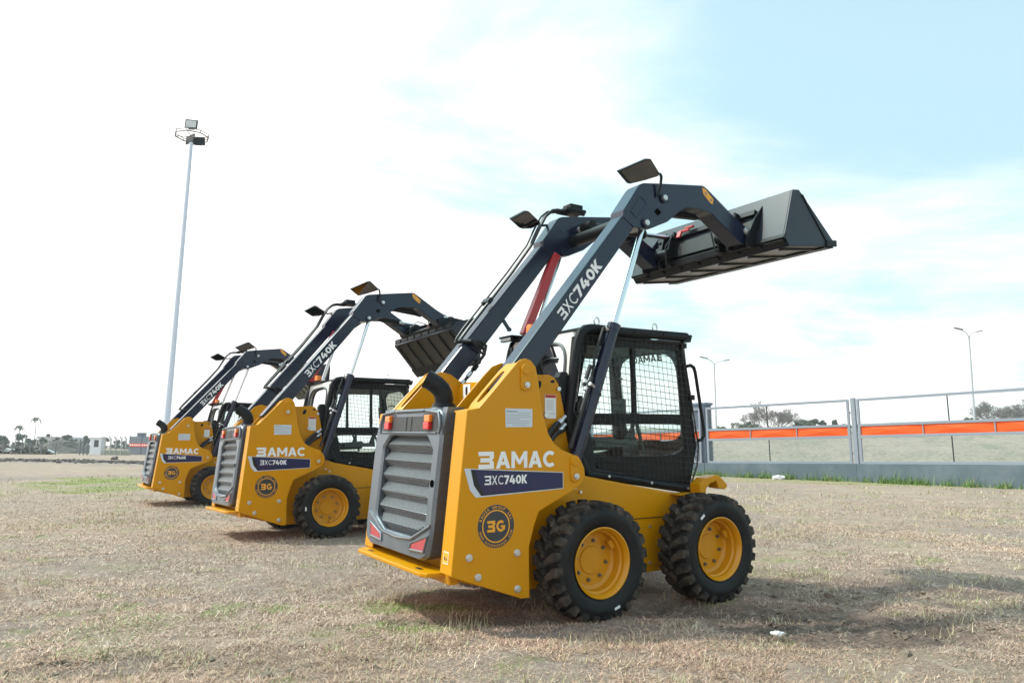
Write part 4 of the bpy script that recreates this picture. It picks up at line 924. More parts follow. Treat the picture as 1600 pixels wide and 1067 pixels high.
# ================================================================== FENCE
FGREY = mat('fence_grey_paint', (.23, .26, .31), .45, noise=(3, .25, (.30, .32, .35)))
CONC = mat('painted_concrete', (.095, .13, .155), .85, noise=(.8, 1, (.17, .20, .22)), bump=(25, .25))
ORG = mat('orange_board', (.78, .10, .014), .6, spec=.2, noise=(2, .35, (.72, .14, .04)))
WIRE = mat('galvanised_wire', (.34, .36, .38), .5, metal=.4)
COLB = mat('striped_column_cladding', (.14, .175, .24), .55)
def gp(u, Y, z=0.0): d = ray(u, 705); return Vector((d.x / d.y * Y, Y, z))
P0, P1, P2 = gp(1102, 33.9, -.12), gp(1339, 28.9, 0), gp(1600, 24.3, .09)
d12 = (P2 - P1); P2 = P1 + d12 * 1.33; P3 = P2 + d12 * 1.33
d01 = (P1 - P0); Q1 = P0 - d01 * 1.02 - Vector((0, 0, -.0)); Q2 = Q1 - d01; Q3 = Q2 - d01; 
HW_, HT_ = .70, 3.23
segs = [(P0, P1, 'left'), (P1, P2, 'mid'), (P2, P3, 'right')]
def frame_M(a, b):
    d = (b - a); L = d.length; ux = d.normalized(); n = ux.cross(Vector((0, 0, 1))).normalized(); uz = n.cross(ux).normalized() * -1
    if uz.z < 0: uz = -uz
    return Matrix(((ux.x, -n.x, uz.x, a.x), (ux.y, -n.y, uz.y, a.y), (ux.z, -n.z, uz.z, a.z), (0, 0, 0, 1))), L
def xbuild(m, M, name, mats, parent=None, **k):
    m.v = [tuple(M @ Vector(v)) for v in m.v]; return m.build(name, mats, parent, **k)
allp = [Q3, Q2, Q1, P0, P1, P2, P3]
lw = 'low blue grey painted concrete wall under the '
LAB = {3: 'fence frame nearest the grey corner column, its orange board in three pieces', 4: 'fence frame right of the double post, reaching the right edge of the photo', 5: 'fence frame past the right edge of the photo', 2: 'fence frame just left of the grey corner column, seen through the nearest cab', 1: 'second fence frame left of the grey column', 0: 'third fence frame left of the grey column'}
for i in range(6):
    a, b = allp[i], allp[i + 1]; M, L = frame_M(a, b)
    if i == 5: continue
    m = MB(); m.box((L / 2, 0, HW_ / 2 - .25), (L - .012, .18, HW_ + .5)); w_ = xbuild(m, M, 'base_wall', CONC, bevel=.01)
    tag(w_, {3: 'low blue grey concrete wall between the grey corner column and the double post', 4: 'low blue grey concrete wall running out of the photo on the right', 2: 'low concrete wall left of the grey corner column, behind the nearest loader'}.get(i, 'low concrete wall %s behind the nearest loader' % ('further left' if i == 1 else 'furthest left')), 'wall', 'low walls under the fence')
    root = empty('framed_fence', tuple(a)); Mi = M; Mr = Matrix.Translation(-a) @ M
    x0, x1 = .20, L - .20; z0, z1 = HW_ + .0, HT_
    fr = MB(); w = .085
    for z in (z0 + .045, 1.745, 2.195, z1 - .045): fr.box(((x0 + x1) / 2, -.02, z), (x1 - x0, .07, w * 1.15))
    for x in (x0, x1): fr.box((x, -.02, (z0 + z1) / 2), (.09, .074, z1 - z0))
    f_ = xbuild(fr, Mr, 'frame', FGREY, root, bevel=.004)
    db = MB(); db.box((x0 + (x1 - x0) * .46, 0, (2.24 + z1 - .09) / 2), (.03, .03, z1 - .09 - 2.24)); db.box((x0 + (x1 - x0) * .465, 0, (z0 + .09 + 1.70) / 2), (.03, .03, 1.70 - z0 - .09)); xbuild(db, Mr, 'divider', BLK, root)
    ob = MB()
    for k in range(3):
        xa = x0 + .05 + (x1 - x0 - .1) * k / 3; xb = x0 + .05 + (x1 - x0 - .1) * (k + 1) / 3 - .03; za, zb = 1.785, 2.155; xm = (xa + xb) / 2
        ob.add([(xa, -.01, za), (xb, -.01, za), (xb, -.01, zb), (xa, -.01, zb), (xm, -.055, za + .20)], [(0, 1, 4), (1, 2, 4), (2, 3, 4), (3, 0, 4)])
        ob.mi = 1; ob.box((xa - .014, -.02, (za + zb) / 2), (.035, .06, zb - za)); ob.mi = 0
    xbuild(ob, Mr, 'orange_board', [ORG, FGREY], root, recalc=False)
    wr = MB()
    for (za, zb) in ((z0 + .09, 1.70), (2.24, z1 - .09)):
        n = int((zb - za) / .058)
        for k in range(1, n): z = za + (zb - za) * k / n; wr.box(((x0 + x1) / 2, 0, z), (x1 - x0 - .08, .003, .0045))
        for k in range(1, int((x1 - x0) / .6)): wr.box((x0 + k * .6, 0.002, (za + zb) / 2), (.003, .002, zb - za))
    xbuild(wr, Mr, 'wire_infill', WIRE, root, recalc=False)
    tag(root, LAB[i], 'fence', 'grey framed fence panels with an orange board')
for i, p in enumerate(allp[:-1]):
    if i == 3: continue
    m = MB(); m.box((0, 0, (HT_ + .04 + HW_) / 2), (.17, .12, HT_ + .04 - HW_ + .02)); 
    for z in (1.1, 1.9, 2.7): m.box((0, -.01, z), (.34, .05, .05))
    a = allp[min(i, 5)]; b = allp[min(i, 5) + 1]; M, L = frame_M(a, b); o = xbuild(m, M, 'fence_post', FGREY, bevel=.005)
    tag(o, {4: 'grey steel post between the two large fence frames on the right', 5: 'grey steel fence post beyond the right edge of the photo', 2: 'grey fence post behind the nearest cab', 1: 'grey fence post hidden behind the tyres of the nearest loader', 0: 'leftmost grey fence post, behind the nearest loader'}[i], 'fence post', 'grey posts between the fence panels')
m = MB(); M, L = frame_M(P0, P1); m.box((-.30, .35, 1.55), (.62, .55, 3.7))
for k in range(30): m.box((.06, .35, .75 + k * .09), (.10, .50, .03)); 
for k in range(30): m.box((-.30, .06, .75 + k * .09), (.60, .04, .022))
m.box((-.05, .35, 1.6), (.2, .5, 3.55)); m.box((-.28, .35, 3.44), (.78, .66, .1))
o = xbuild(m, M, 'corner_column', COLB, bevel=.008); tag(o, 'blue grey corner column with fine horizontal grooves at the left end of the fence', 'column')
# weeds along the wall
def weeds(N):
    k = rng.random(N); s = rng.integers(2, 5, N); A = np.array([tuple(allp[i]) for i in range(7)]); a, b = A[s], A[s + 1]; p = a + (b - a) * k[:, None]
    n = vnoise(k * 26 + s * 31, k * 0, 5); off = rng.uniform(.12, .75, N) ** 1.0; keep = rng.random(N) < sm(.35, .8, n) + .10
    dd = (b - a); nn = np.stack([dd[:, 1], -dd[:, 0]], -1); nn /= np.linalg.norm(nn, axis=1)[:, None]
    nn = np.where((nn[:, 1:2] > 0), -nn, nn); return (p[:, 0] + nn[:, 0] * off)[keep], (p[:, 1] + nn[:, 1] * off)[keep]
blades('weeds', 16000, weeds, lambda r, N, g: rng.gamma(1.6, 1 / 1.6, N) * .15, lambda r, N: .016 * rng.uniform(.6, 1.4, N), lambda x, y, N, d, g, b: np.array([(.10, .20, .035), (.17, .28, .06), (.07, .13, .03), (.30, .30, .12)])[rng.choice(4, N, p=[.35, .3, .2, .15])], 'green weeds growing along the foot of the concrete wall', (40, 85), base=lambda x, y: x * 0)
p_ = at_depth(1206, 748, 31.0); crumple('white_bag', (p_.x, 30.2, .08), .19, 8, WP, 'white plastic bag lying among weeds at the foot of the concrete wall')
# ---- embankment behind the fence -----------------------------------------
us = np.linspace(560, 2300, 90); ys = np.linspace(34.5, 75, 40); U_, Y_ = np.meshgrid(us, ys); Xe = (U_ - 800) / F_PX * Y_ * 1.01
crest = sm(34.8, 47, Y_ + 0.0 * Xe) * sm(-2, 8, Xe) * 2.75 * (.94 + .06 * sm(20, 60, Xe)) + (fbm(Xe, Y_, .18, 101) - .5) * .25 * sm(36, 44, Y_)
Y2 = Y_ - .42 * np.maximum(Xe - 8, 0) * sm(75, 34, Y_)
V = np.stack([Xe, Y2, crest - .03], -1).reshape(-1, 3); idx = np.arange(V.shape[0]).reshape(Xe.shape); F = np.stack([idx[:-1, :-1], idx[:-1, 1:], idx[1:, 1:], idx[1:, :-1]], -1).reshape(-1, 4)
me = bpy.data.meshes.new('embankment'); np_mesh(me, V, F, 4); me.polygons.foreach_set('use_smooth', [True] * len(F))
EM = bpy.data.materials.new('embankment_grass'); EM.use_nodes = True; t = EM.node_tree; B = t.nodes['Principled BSDF']; B.inputs['Roughness'].default_value = .95; pos = T('ShaderNodeNewGeometry')
mp_ = T('ShaderNodeMapping'); mp_.inputs['Scale'].default_value = (.35, .35, 1.6); t.links.new(pos.outputs['Position'], mp_.inputs[0])
c = mixc(noise(.5, 8, .72, .42, .6, mp_.outputs[0]), (.255, .21, .17), (.15, .14, .11)); c = mixc(noise(2.6, 8, .75, .5, .7, mp_.outputs[0]), c, (.13, .12, .09)); c = mixc(noise(6, 6, .7, .4, .7), c, (.31, .28, .23)); c = mixc(noise(.6, 5, .7, .56, .68, mp_.outputs[0]), c, (.12, .145, .085)); t.links.new(c, B.inputs['Base Color'])
me.materials.append(EM); o = bpy.data.objects.new('embankment', me); COL.objects.link(o); o['kind'] = 'structure'
# ================================================================== TREES
BARK = mat('bark', (.16, .135, .115), .9); TWIG = mat('twig_bark', (.20, .185, .175), .9)
LEAF = [mat('leaf_dark', (.050, .068, .035), .7, noise=(.8, 1, (.085, .10, .05))), mat('leaf_olive', (.085, .095, .05), .7, noise=(.8, 1, (.12, .125, .07)))]
def branches(mb, p, d, L, r, depth, spread=.5, n=3):
    r = max(r, .013); q = p + d * L; pts = [p, p + d * L * .5 + Vector((random.uniform(-1, 1), random.uniform(-1, 1), 0)) * L * .06, q]; mb.tube(pts, [r, r * .8, r * .62], 5 if depth > 1 else 3, cap=False)
    if depth == 0: return
    for k in range(n):
        v = (d + Vector((random.uniform(-1, 1), random.uniform(-1, 1), random.uniform(-.35, .7))) * spread).normalized()
        branches(mb, p + d * L * random.uniform(.55, 1), v, L * random.uniform(.62, .85), r * .58, depth - 1, spread * 1.06, n)
def leafy(mb, cs, n, sz):
    for k in range(n):
        c, r = cs[random.randrange(len(cs))]; v = Vector((random.gauss(0, 1), random.gauss(0, 1), random.gauss(0, 1))).normalized() * r * random.uniform(.55, 1.05) ; v.z *= .8; p = Vector(c) + v
        a = Vector((random.uniform(-1, 1), random.uniform(-1, 1), random.uniform(-1, 1))).normalized(); b = a.orthogonal().normalized(); s = sz * random.uniform(.5, 1.3)
        mb.add([p - a * s, p + b * s * .5, p + a * s, p - b * s * .5], [(0, 1, 2, 3)])
def bare_tree(loc, H, Wd, label, group, seed):
    random.seed(seed); root = empty('bare_tree', loc); m = MB(); m.tube([(0, 0, -.3), (0, 0, H * .18)], [H * .035, H * .028], 8); 
    tr = m.build('trunk', BARK, root, smooth=True); m = MB()
    for k in range(7):
        a = 2 * math.pi * k / 7 + random.uniform(-.3, .3); v = Vector((math.cos(a) * Wd / H * 1.1, math.sin(a) * Wd / H * 1.1, random.uniform(.55, 1.1))).normalized()
        branches(m, Vector((0, 0, H * random.uniform(.10, .2))), v, H * .36, H * .018, 6, .62, 3)
    m.build('crown', TWIG, root, recalc=False); tag(root, label, 'tree', group); return root
def bush_tree(loc, H, Wd, label, group, seed, k=0, trunk=.25, name='evergreen_tree'):
    random.seed(seed); root = empty(name, loc); m = MB(); m.tube([(0, 0, -.3), (Wd * .03, 0, H * .45)], [H * .03 + .03, H * .015 + .02], 6); m.build('trunk', BARK, root, smooth=True)
    cs = []
    for j in range(9 + int(Wd)):
        r = Wd * random.uniform(.13, .22); cs.append(((random.uniform(-.5, .5) * (Wd - 2 * r), random.uniform(-.4, .4) * (Wd - 2 * r), random.uniform(H * trunk + r * .6, max(H - r, H * trunk + r * .7)) if j > 3 else H * trunk + r), r))
    m = MB(); leafy(m, cs, int(900 + 260 * Wd), .10 + .035 * H); m.build('crown', LEAF[k], root, recalc=False); tag(root, label, 'tree', group); return root
def tree_px(u0, u1, top, base, Y): 
    a = at_depth((u0 + u1) / 2, base, Y); t_ = at_depth((u0 + u1) / 2, top, Y); return (a.x, Y, a.z), t_.z - a.z, (u1 - u0) / F_PX * Y
GT = 'trees beyond the grassy bank'
l, H_, W_ = tree_px(1172, 1238, 629, 672, 92); bare_tree((l[0], l[1], l[2] - .8), H_ * .9 + .8, W_ * .8, 'large leafless tree with a wide spreading crown above the first fence panel', GT, 4)
l, H_, W_ = tree_px(1528, 1590, 627, 668, 92); bare_tree((l[0], l[1], l[2] - .8), H_ * .92 + .8, W_ * .9, 'broad leafless tree at the right edge of the photo, left one of a pair', GT, 9)
l, H_, W_ = tree_px(1568, 1640, 624, 668, 95); bare_tree((l[0], l[1], l[2] - .8), H_ * .92 + .8, W_ * .9, 'broad leafless tree cut by the right edge of the photo', GT, 14)
for q in ((1137, 1186, 661, 674, 88, 'low wide bush at the left foot of the large leafless tree', 1, .0), (1165, 1178, 657, 672, 88, 'small rounded shrub touching the left side of the large leafless tree', 1, .0), (1238, 1258, 655, 672, 94, 'small dark evergreen just right of the large leafless tree', 0, .1), (1250, 1282, 653, 672, 98, 'widest dark evergreen right of the large leafless tree', 0, .15), (1279, 1292, 654, 671, 98, 'thin little tree with two tufted crowns between evergreens', 0, .45), (1295, 1312, 655, 671, 98, 'round topped evergreen, rightmost tall one above the first panel', 0, .2), (1312, 1332, 661, 671, 98, 'low bush just left of the double fence post', 1, 0), (1336, 1348, 662, 671, 98, 'low bush right behind the double fence post', 1, 0), (1393, 1410, 659, 670, 98, 'low bush alone over the orange board of the second panel', 1, 0), (1424, 1438, 659, 670, 98, 'smallest dark bush left of the right street lamp', 0, 0), (1486, 1508, 655, 669, 98, 'dark dome shaped bush left of the right street lamp', 0, 0), (1508, 1532, 650, 669, 93, 'low olive bush behind the right street lamp pole', 1, 0), (1118, 1136, 665, 674, 92, 'tiny bush at the foot of the left street lamp', 1, 0)):
    l, H_, W_ = tree_px(*q[:5]); bush_tree((l[0], l[1], l[2]), H_, W_, q[5], GT, int(q[0]), q[6], q[7])
GL = 'trees on the far left horizon'
for q in ((-16, 17, 677, 150, 'bushy tree at the very left edge of the photo', 0), (19, 42, 676, 150, 'round bushy tree left of the thin palm crowns', 0), (36, 60, 682, 140, 'low olive bush between the bushy tree and the soil heap', 1), (60, 78, 677, 160, 'flat topped tree behind the debris heap', 0), (80, 96, 681, 150, 'low bush over the left side of the soil heap', 1), (96, 110, 678, 170, 'small dark tree over the top of the soil heap', 0), (110, 122, 682, 170, 'smallest bush over the right side of the soil heap', 1), (125, 141, 679, 170, 'dark tree just left of the white booth', 0), (158, 170, 683, 170, 'bush just right of the white booth', 1), (173, 190, 684, 170, 'low tree behind the curved fence posts', 0), (190, 204, 687, 170, 'bush next to the grey sheet fence', 1)):
    l, H_, W_ = tree_px(q[0], q[1], q[2], 697, q[3]); bush_tree((l[0], l[1], -.2), l[2] + H_ + .2, W_, q[4], GL, int(q[0] + 99), q[5], .12)
PALM = mat('palm_frond', (.13, .135, .09), .7)
def palm(u, top, base, Y, label, seed):
    random.seed(seed); l, H_, W_ = tree_px(u - 5, u + 5, top, base, Y); r = empty('palm_tree', (l[0], Y, 0)); H_ = l[2] + H_; m = MB(); m.tube([(0, 0, -.2), (.15, 0, H_ * .5), (0, 0, H_ - .6)], [.12, .10, .08], 6); m.build('trunk', mat('pale_bark', (.42, .42, .42), .9), r, smooth=True); m = MB()
    for k in range(13):
        a = 2 * math.pi * k / 13 + random.uniform(-.5, .5); L = W_ * random.uniform(.4, .95); pts = [Vector((math.cos(a) * L * s_, math.sin(a) * L * s_, H_ - .6 + L * (.6 * s_ - 1.7 * s_ * s_))) for s_ in (0, .33, .66, 1)]
        sd = Vector((-math.sin(a), math.cos(a), 0)) * .16
        for i in range(3): m.add([pts[i] - sd, pts[i] + sd, pts[i + 1] + sd * .7, pts[i + 1] - sd * .7], [(0, 1, 2, 3)])
    m.build('crown', PALM, r, recalc=False); tag(r, label, 'tree', 'thin palms on the far left')
palm(27, 660, 697, 150, 'thin palm with a dark crown, left one of the two far palms', 3); palm(52, 648, 697, 170, 'thin faint palm, taller one of the two far palms', 5)
# ================================================================== LEFT BACKGROUND
# mast with floodlights
pt = at_depth(299, 223, 34.0); pb = at_depth(259, 672, 34.0)
r = empty('floodlight_mast', (pb.x + .0, 34.0, 0)); Hm = pt.z; dx = pt.x - pb.x
MAST = mat('white_mast_paint', (.62, .67, .78), .45)
m = MB(); m.tube([(0, 0, -.2), (dx * .5, 0, Hm * .5), (dx, 0, Hm)], [.155, .115, .085], 20); m.box((0, 0, .05), (.6, .6, .1)); m.build('pole', MAST, r, smooth=True)
RUST = mat('mast_ring_steel', (.22, .20, .18), .6)
m = MB(); cz = at_depth(299, 214, 34).z; R_ = .80; hexp = [(dx + R_ * math.cos(a), R_ * .95 * math.sin(a), cz) for a in [math.pi * k / 4 + .1 for k in range(8)]]
m.tube(hexp, .03, 6, closed=True); m.tube([(v[0], v[1], v[2] + .13) for v in hexp], .02, 6, closed=True)
for k in range(0, 8, 2): m.tube([(dx, 0, cz), hexp[k]], .02, 5)
for v in hexp: m.tube([v, (v[0], v[1], v[2] + .15)], .02, 5)
m.tube([(dx - R_, 0, cz), (dx - R_ - .02, 0, cz + .60)], .018, 5); m.build('ring_platform', RUST, r)
for (ox, oz, ry) in ((.07, .52, 0), (-.20, .0, 2.6), (.22, -.10, 3.5)):
    m = MB(); m.box((0, 0, 0), (.60, .07, .42)); m.mi = 1; m.box((0, -.04, 0), (.50, .012, .33)); m.mi = 0; m.box((0, .05, -.22), (.28, .05, .08))
    for q in m.v: pass
    Mx = Matrix.Translation((dx + ox, -.30 if ry == 0 else .28, cz + oz)) @ Matrix.Rotation(ry, 4, 'Z') @ Matrix.Rotation(.10, 4, 'Y') @ Matrix.Rotation(.12, 4, 'X'); xbuild(m, Mx, 'floodlight', [BLK, mat('floodlight_glass', (.55, .60, .62), .2)], r)
tag(r, 'tall slim white mast with a ring of floodlights at its top', 'light mast')
# white guard booth
pb = at_depth(148, 710, 80); hb_ = at_depth(148, 684, 80).z
r = empty('guard_booth', (pb.x, 80, 0)); w_ = 17 / F_PX * 80
m = MB(); m.ringprism([(-w_ / 2, 0), (w_ / 2, 0), (w_ / 2, hb_), (-w_ / 2, hb_)], [(w_ * -.16, hb_ * .45), (w_ * .26, hb_ * .45), (w_ * .26, hb_ * .88), (w_ * -.16, hb_ * .88)], 0, .05); m.box((0, .35, hb_ / 2), (w_ - .002, .6, hb_ - .002)); m.build('walls', WHP, r)
m = MB(); m.box((w_ * .05, .03, hb_ * .665), (w_ * .40, .03, hb_ * .42)); m.build('window', mat('dark_window', (.06, .06, .07), .15), r); m = MB(); m.box((0, .32, hb_ + .04), (w_ + .15, .85, .08)); m.build('roof', WHP, r)
tag(r, 'small white guard booth with one dark window', 'booth')
# grey sheet fence with red band
xl, xr = at_depth(202, 700, 84).x, at_depth(300, 700, 79).x; hs = 2.05
GSH = mat('grey_sheet', (.165, .19, .225), .6, noise=(2, .3, (.21, .23, .25))); ORD = mat('red_board', (.62, .07, .035), .5)
npan = 5
for k in range(npan):
    xa = xl + (xr - xl) * k / npan; xb = xl + (xr - xl) * (k + 1) / npan; ya = 84 + (79 - 84) * k / npan; yb = 84 + (79 - 84) * (k + 1) / npan
    M, L = frame_M(Vector((xa, ya, 0)), Vector((xb, yb, 0))); r = empty('sheet_fence', (xa, ya, 0)); Mr = Matrix.Translation((-xa, -ya, 0)) @ M
    m = MB(); m.box((L / 2, 0, hs / 2), (L - .08, .03, hs))
    for q in range(int(L / .16)): m.box((.1 + q * .16, -.02, hs / 2), (.05, .015, hs - .02))
    for q in (0, 1): m.box((q * L, .0, hs / 2 + .05), (.09, .09, hs + .15))
    xbuild(m, Mr, 'sheet', GSH, r); m = MB(); m.box((L / 2, -.045, hs * .53), (L - .02, .02, .36)); m.mi = 1
    for q in range(5): m.box((.25 + q * L / 5.4, -.058, hs * .53), (L / 8, .004, .13))
    xbuild(m, Mr, 'red_band', [ORD, WHT], r)
    tag(r, '%s grey ribbed sheet panel with a red band, counted from the white booth' % ('first', 'second', 'third', 'fourth', 'fifth')[k], 'fence', 'grey sheet panels left of the farthest loader')
m = MB(); m.box((0, 0, 1.25), (.9, .4, 2.5)); o = m.build('sheet_pillar', GSH, bevel=.01); o.location = (xl + .9, 84.8, 0); tag(o, 'short grey pillar rising above the grey sheet fence', 'pillar')
# palisade posts with cranked tops, and the older wire fence
PALE = mat('concrete_post', (.42, .42, .41), .9); DARKP = mat('weathered_post', (.16, .165, .17), .9)
def post(u, ytop, ybot, Y, material, crank, label, grp):
    a = at_depth(u, ybot, Y); b = at_depth(u, ytop, Y); m = MB(); w = .075; h0 = max(b.z, .8)
    pts = [(0, 0, -.1), (0, 0, h0 - (.25 if crank else 0))] + ([(-.22, 0, h0)] if crank else []); m.tube(pts, w, 4)
    o = m.build('fence_post', material); o.location = (a.x, Y, 0); tag(o, label, 'fence post', grp)
GP = 'cranked concrete posts right of the white booth'
for k, u in enumerate((161, 170, 178, 187, 194)): post(u + 1.5, 682, 709, 78, PALE if k != 3 else PALE, True, 'pale concrete post with a cranked top, %s right of the white booth' % ('first', 'second', 'third', 'fourth', 'fifth')[k], GP)
GP = 'dark wire fence posts before the soil heap'
for k, (u, yt) in enumerate(((4, 688), (18, 690), (33, 683), (46, 690), (64, 690), (86, 690), (124, 686), (130, 688), (136, 686))): post(u, yt, 710, 76, DARKP, False, 'thin dark fence post, %s from the left edge of the photo' % ('first', 'second', 'third', 'fourth', 'fifth', 'sixth', 'seventh', 'eighth', 'ninth')[k], GP)
GP = 'pale tall posts behind the debris'
for k, (u, yt) in enumerate(((23, 678), (38, 679), (56, 682), (79, 680))): post(u, yt, 700, 100, PALE, False, 'pale tall post behind the debris, %s from the left' % ('first', 'second', 'third', 'fourth')[k], GP)
a, b = at_depth(158, 706, 78), at_depth(203, 706, 78); m = MB(); m.box(((a.x + b.x) / 2, 78.1, .25), (b.x - a.x, .15, .5)); o = m.build('kerb_wall', mat('mossy_concrete', (.36, .38, .33), .9, noise=(1.5, .8, (.24, .28, .18)))); tag(o, 'low mossy concrete wall at the foot of the cranked posts', 'wall')
m = MB()
for k in range(22): m.box(((a.x + b.x) / 2, 78, .55 + k * .06), (b.x - a.x, .004, .006))
for k in range(50): m.box((a.x + (b.x - a.x) * k / 50, 78.004, 1.15), (.006, .004, 1.3))
o = m.build('wire_mesh_fence', WIRE, recalc=False); tag(o, 'see-through wire mesh strung between the cranked posts', 'fence')
# soil heap, debris
def heap(name, prof_u, Y, depth, matl, seed, rough=.3):
    xs = [at_depth(u, 705, Y).x for u, v in prof_u]; hs_ = [max(at_depth(u, v, Y).z, 0) for u, v in prof_u]
    nx, ny = 110, 40; xx = np.linspace(xs[0], xs[-1], nx); hh = np.interp(xx, xs, hs_); yy = np.linspace(-1, 1, ny)
    Xg, Yg = np.meshgrid(xx, yy); Zg = np.interp(Xg, xx, hh) * np.sqrt(np.clip(1 - Yg ** 2, 0, 1)); Zg = Zg * (1 + rough * (fbm(Xg * 1.0, Yg * depth, .8, seed) - .5)) + (fbm(Xg, Yg * depth, 3.5, seed + 3) - .5) * .25 * (Zg > .1) - .06
    V = np.stack([Xg, Y + Yg * depth, Zg], -1).reshape(-1, 3); idx = np.arange(nx * ny).reshape(ny, nx); F = np.stack([idx[:-1, :-1], idx[:-1, 1:], idx[1:, 1:], idx[1:, :-1]], -1).reshape(-1, 4)
    me = bpy.data.meshes.new(name); np_mesh(me, V, F, 4); me.materials.append(matl); o = bpy.data.objects.new(name, me); COL.objects.link(o); return o
HEAPM = mat('dark_heap_soil', (.070, .060, .054), .95, noise=(.9, 1, (.15, .13, .115)), bump=(8, .6))
o = heap('soil_heap', [(64, 705), (72, 698), (84, 692), (95, 689), (104, 687.5), (113, 690), (122, 696), (137, 704), (142, 708)], 90, 5, HEAPM, 5); tag(o, 'dark mound of soil left of the white booth', 'soil heap')
DEB = mat('debris_soil', (.09, .08, .07), .95, noise=(1.5, 1, (.30, .27, .24)), bump=(9, .6))
o = heap('debris_heap', [(-40, 702), (-10, 699), (8, 699), (20, 701), (34, 698), (48, 697.5), (60, 699), (72, 702), (82, 708)], 82, 3, DEB, 15, .9); tag(o, 'long low heap of rubble and earth at the left edge of the photo', 'debris')
m = MB(); p_ = at_depth(71, 703, 78); m.prism([(-.9, 0), (-.5, .55), (.2, .42), (.9, .08), (.8, 0)], -.1, .1); o = m.build('broken_slab', WHP, bevel=.02); o.location = (p_.x, 78, .15); o.rotation_euler = (.3, 0, .2); tag(o, 'broken white slab at the right end of the rubble', 'slab')
m = MB(); p_ = at_depth(5, 701, 78); m.box((0, 0, 0), (2.2, .5, .35)); o = m.build('pale_block', WHP, bevel=.05); o.location = (p_.x, 78, .45); o.rotation_euler = (0, .1, .1); tag(o, 'long pale block on the rubble at the left edge', 'block')
m = MB(); p_ = at_depth(12, 697, 78); m.tube([(0, 0, .3), (-.5, 0, 1.3)], .06, 6); m.tube([(-.2, 0, .8), (.2, 0, 1.1)], .04, 6); o = m.build('dead_branch', BARK); o.location = (p_.x, 78, 0); tag(o, 'dead branch sticking out of the rubble', 'branch')
m = MB(); random.seed(9)
for k in range(420):
    u = random.uniform(-20, 92); Yd = random.uniform(77, 84); clod(m, ((u - 800) / F_PX * Yd, Yd, random.uniform(.05, .75) * (1 if u < 84 else .3)), random.uniform(.08, .42))
o = m.build('rubble', DEB); tag(o, 'broken lumps of earth and rubble on the long heap at the left edge', 'rubble', kind='stuff')
# turned earth ridge across the field
m = MB(); random.seed(5)
for k in range(900):
    tt = random.random(); u = -60 + 420 * tt; Yd = 47 - 4.5 * tt + random.gauss(0, 1.3); x = (u - 800) / F_PX * Yd; clod(m, (x, Yd, .06), random.uniform(.05, .22))
o = m.build('turned_earth', HEAPM); tag(o, 'ridge of dark clods turned up across the field on the left', 'soil', kind='stuff')
for k, (u, v) in enumerate(((178, 716), (182, 714.5))):
    m = MB(); clod(m, (0, 0, 0), .3 - .08 * k); o = m.build('earth_clod', HEAPM); p_ = at_depth(u, v, 55 + k); o.location = (p_.x, 55 + k, .12); tag(o, ('larger' if k == 0 else 'smaller') + ' of two dark clods in front of the grey sheet fence', 'clod')
# far low buildings
FB = mat('far_building_wall', (.55, .55, .54), .8)
for k, (u0, u1, v, col, lb) in enumerate(((60, 100, 684.5, FB, 'long low pale building on the horizon behind the soil heap'), (98, 116, 686, FB, 'short low pale building on the horizon left of the white booth'))):
    a, b = at_depth(u0, v, 210), at_depth(u1, v, 210); r = empty('far_building', ((a.x + b.x) / 2, 210, 0)); m = MB(); m.box((0, 4, a.z / 2), (b.x - a.x, 8, a.z)); m.build('walls', col, r); m = MB(); m.prism([(-(b.x - a.x) / 2 - .3, a.z), ((b.x - a.x) / 2 + .3, a.z), ((b.x - a.x) / 2, a.z + .5), (-(b.x - a.x) / 2, a.z + .5)], -.3, 8.3); m.build('roof', mat('far_roof', (.4, .4, .42), .8), r)
    m = MB()
    for q in range(5): m.box((-(b.x - a.x) / 2 + (q + .7) * (b.x - a.x) / 5.6, -.03, a.z * .6), (.9, .06, .8))
    m.build('windows', mat('dark_window', (.06, .06, .07), .15), r); tag(r, lb, 'building')
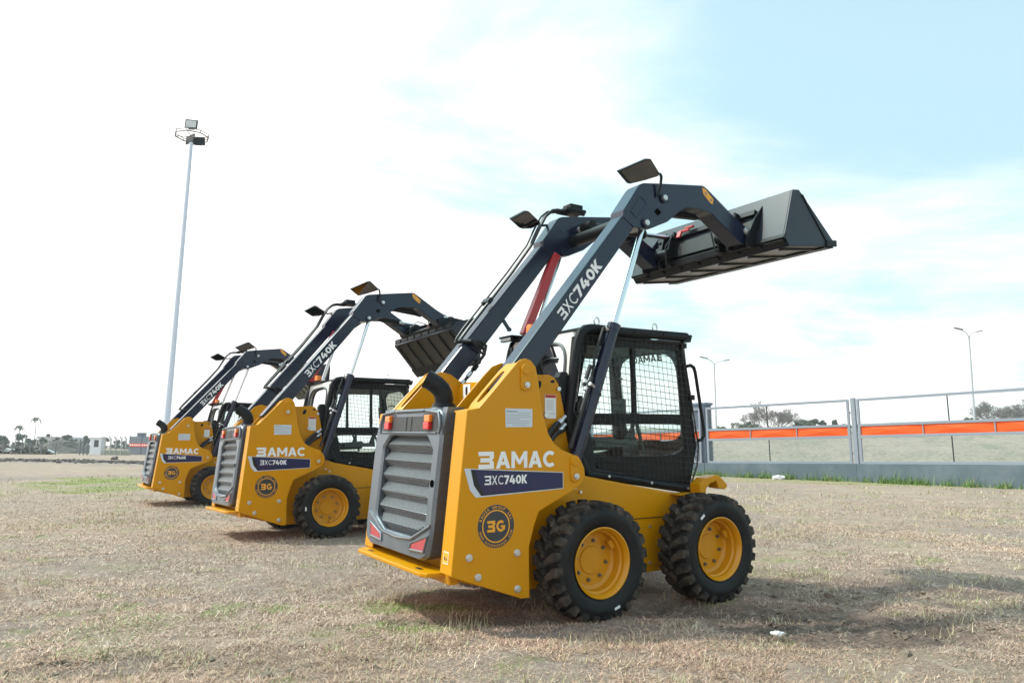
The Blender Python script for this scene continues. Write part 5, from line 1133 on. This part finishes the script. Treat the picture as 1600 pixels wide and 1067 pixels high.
# street lamps
LP = mat('lamp_pole_grey', (.45, .47, .50), .5)
def street_lamp(ub, ut, vt, vbot, Y, L, R, label):
    a, b = at_depth(ub, vbot, Y), at_depth(ut, vt, Y); r = empty('street_lamp', (a.x, Y, 0)); H = b.z; m = MB(); m.tube([(0, 0, -.2), (b.x - a.x, 0, H)], [.11, .065], 8); m.build('pole', LP, r, smooth=True)
    for (u, v, big) in (L, R):
        e = at_depth(u, v, Y); ex, ez = e.x - a.x, e.z; m = MB(); m.tube([(b.x - a.x, 0, H - .1), ((b.x - a.x) + (ex - b.x + a.x) * .3, 0, H + (ez - H) * .5), (ex, 0, ez)], .04, 6); m.build('lamp_arm', LP, r, smooth=True)
        m = MB(); sg = 1 if ex > b.x - a.x else -1; m.box((ex + sg * .1, 0, ez + .02), (.75 if big else .5, .28, .10), sg * -.22); m.build('lamp_head', mat('lamp_head_grey', (.25, .26, .28), .5), r, bevel=.02)
    tag(r, label, 'street lamp', 'double armed street lamps')
    return r, Vector((a.x, Y, 0)), H
l1 = street_lamp(1119.4, 1116, 568, 672, 70, (1101, 559, 1), (1134, 563, 0), 'tall thin double armed street lamp just right of the nearest loader')
l2 = street_lamp(1522, 1514, 525, 660, 60, (1499, 514, 1), (1528, 518, 0), 'tall thin double armed street lamp at the far right, above the second fence panel')
street_lamp(159.5, 159, 659, 697, 190, (155, 656, 1), (163, 657, 0), 'faint distant street lamp rising above the white booth')
# cables between lamps
m = MB()
def cable(p, q, sag): m.tube([tuple(p + (q - p) * k / 16 + Vector((0, 0, -sag * 4 * (k / 16) * (1 - k / 16)))) for k in range(17)], .011, 4)
c1, c2 = at_depth(1118, 614, 70), at_depth(1519, 586, 60); cable(c1, c2, .9)
o = m.build('power_cable', FGREY); tag(o, 'thin sagging cable strung between the two street lamps on the right', 'cable')
m = MB(); cable(c2, at_depth(1720, 590, 52), .3); o = m.build('power_cable', FGREY); tag(o, 'thin cable running from the right street lamp out of the photo', 'cable')
m = MB(); p_ = at_depth(1100, 640, 60); m.tube([(0, 0, 0), (0, 0, p_.z)], .03, 5); m.tube([(-.3, 0, p_.z - .5), (.3, 0, p_.z - .5)], .02, 4); o = m.build('antenna_mast', LP); o.location = (at_depth(1100, 620, 60).x, 60, 0); tag(o, 'thin antenna mast just above the grey corner column', 'mast')

# ---- air ------------------------------------------------------------------
m = MB(); m.box((0, 150, 19), (900, 760, 40)); hz = bpy.data.materials.new('hazy_air'); hz.use_nodes = True; t = hz.node_tree; t.nodes.clear()
o_ = t.nodes.new('ShaderNodeOutputMaterial'); pv = t.nodes.new('ShaderNodeVolumePrincipled'); pv.inputs['Color'].default_value = (.93, .96, 1, 1); pv.inputs['Density'].default_value = .0007; pv.inputs['Anisotropy'].default_value = .2
t.links.new(pv.outputs[0], o_.inputs['Volume']); o = m.build('haze', hz); o['kind'] = 'stuff'
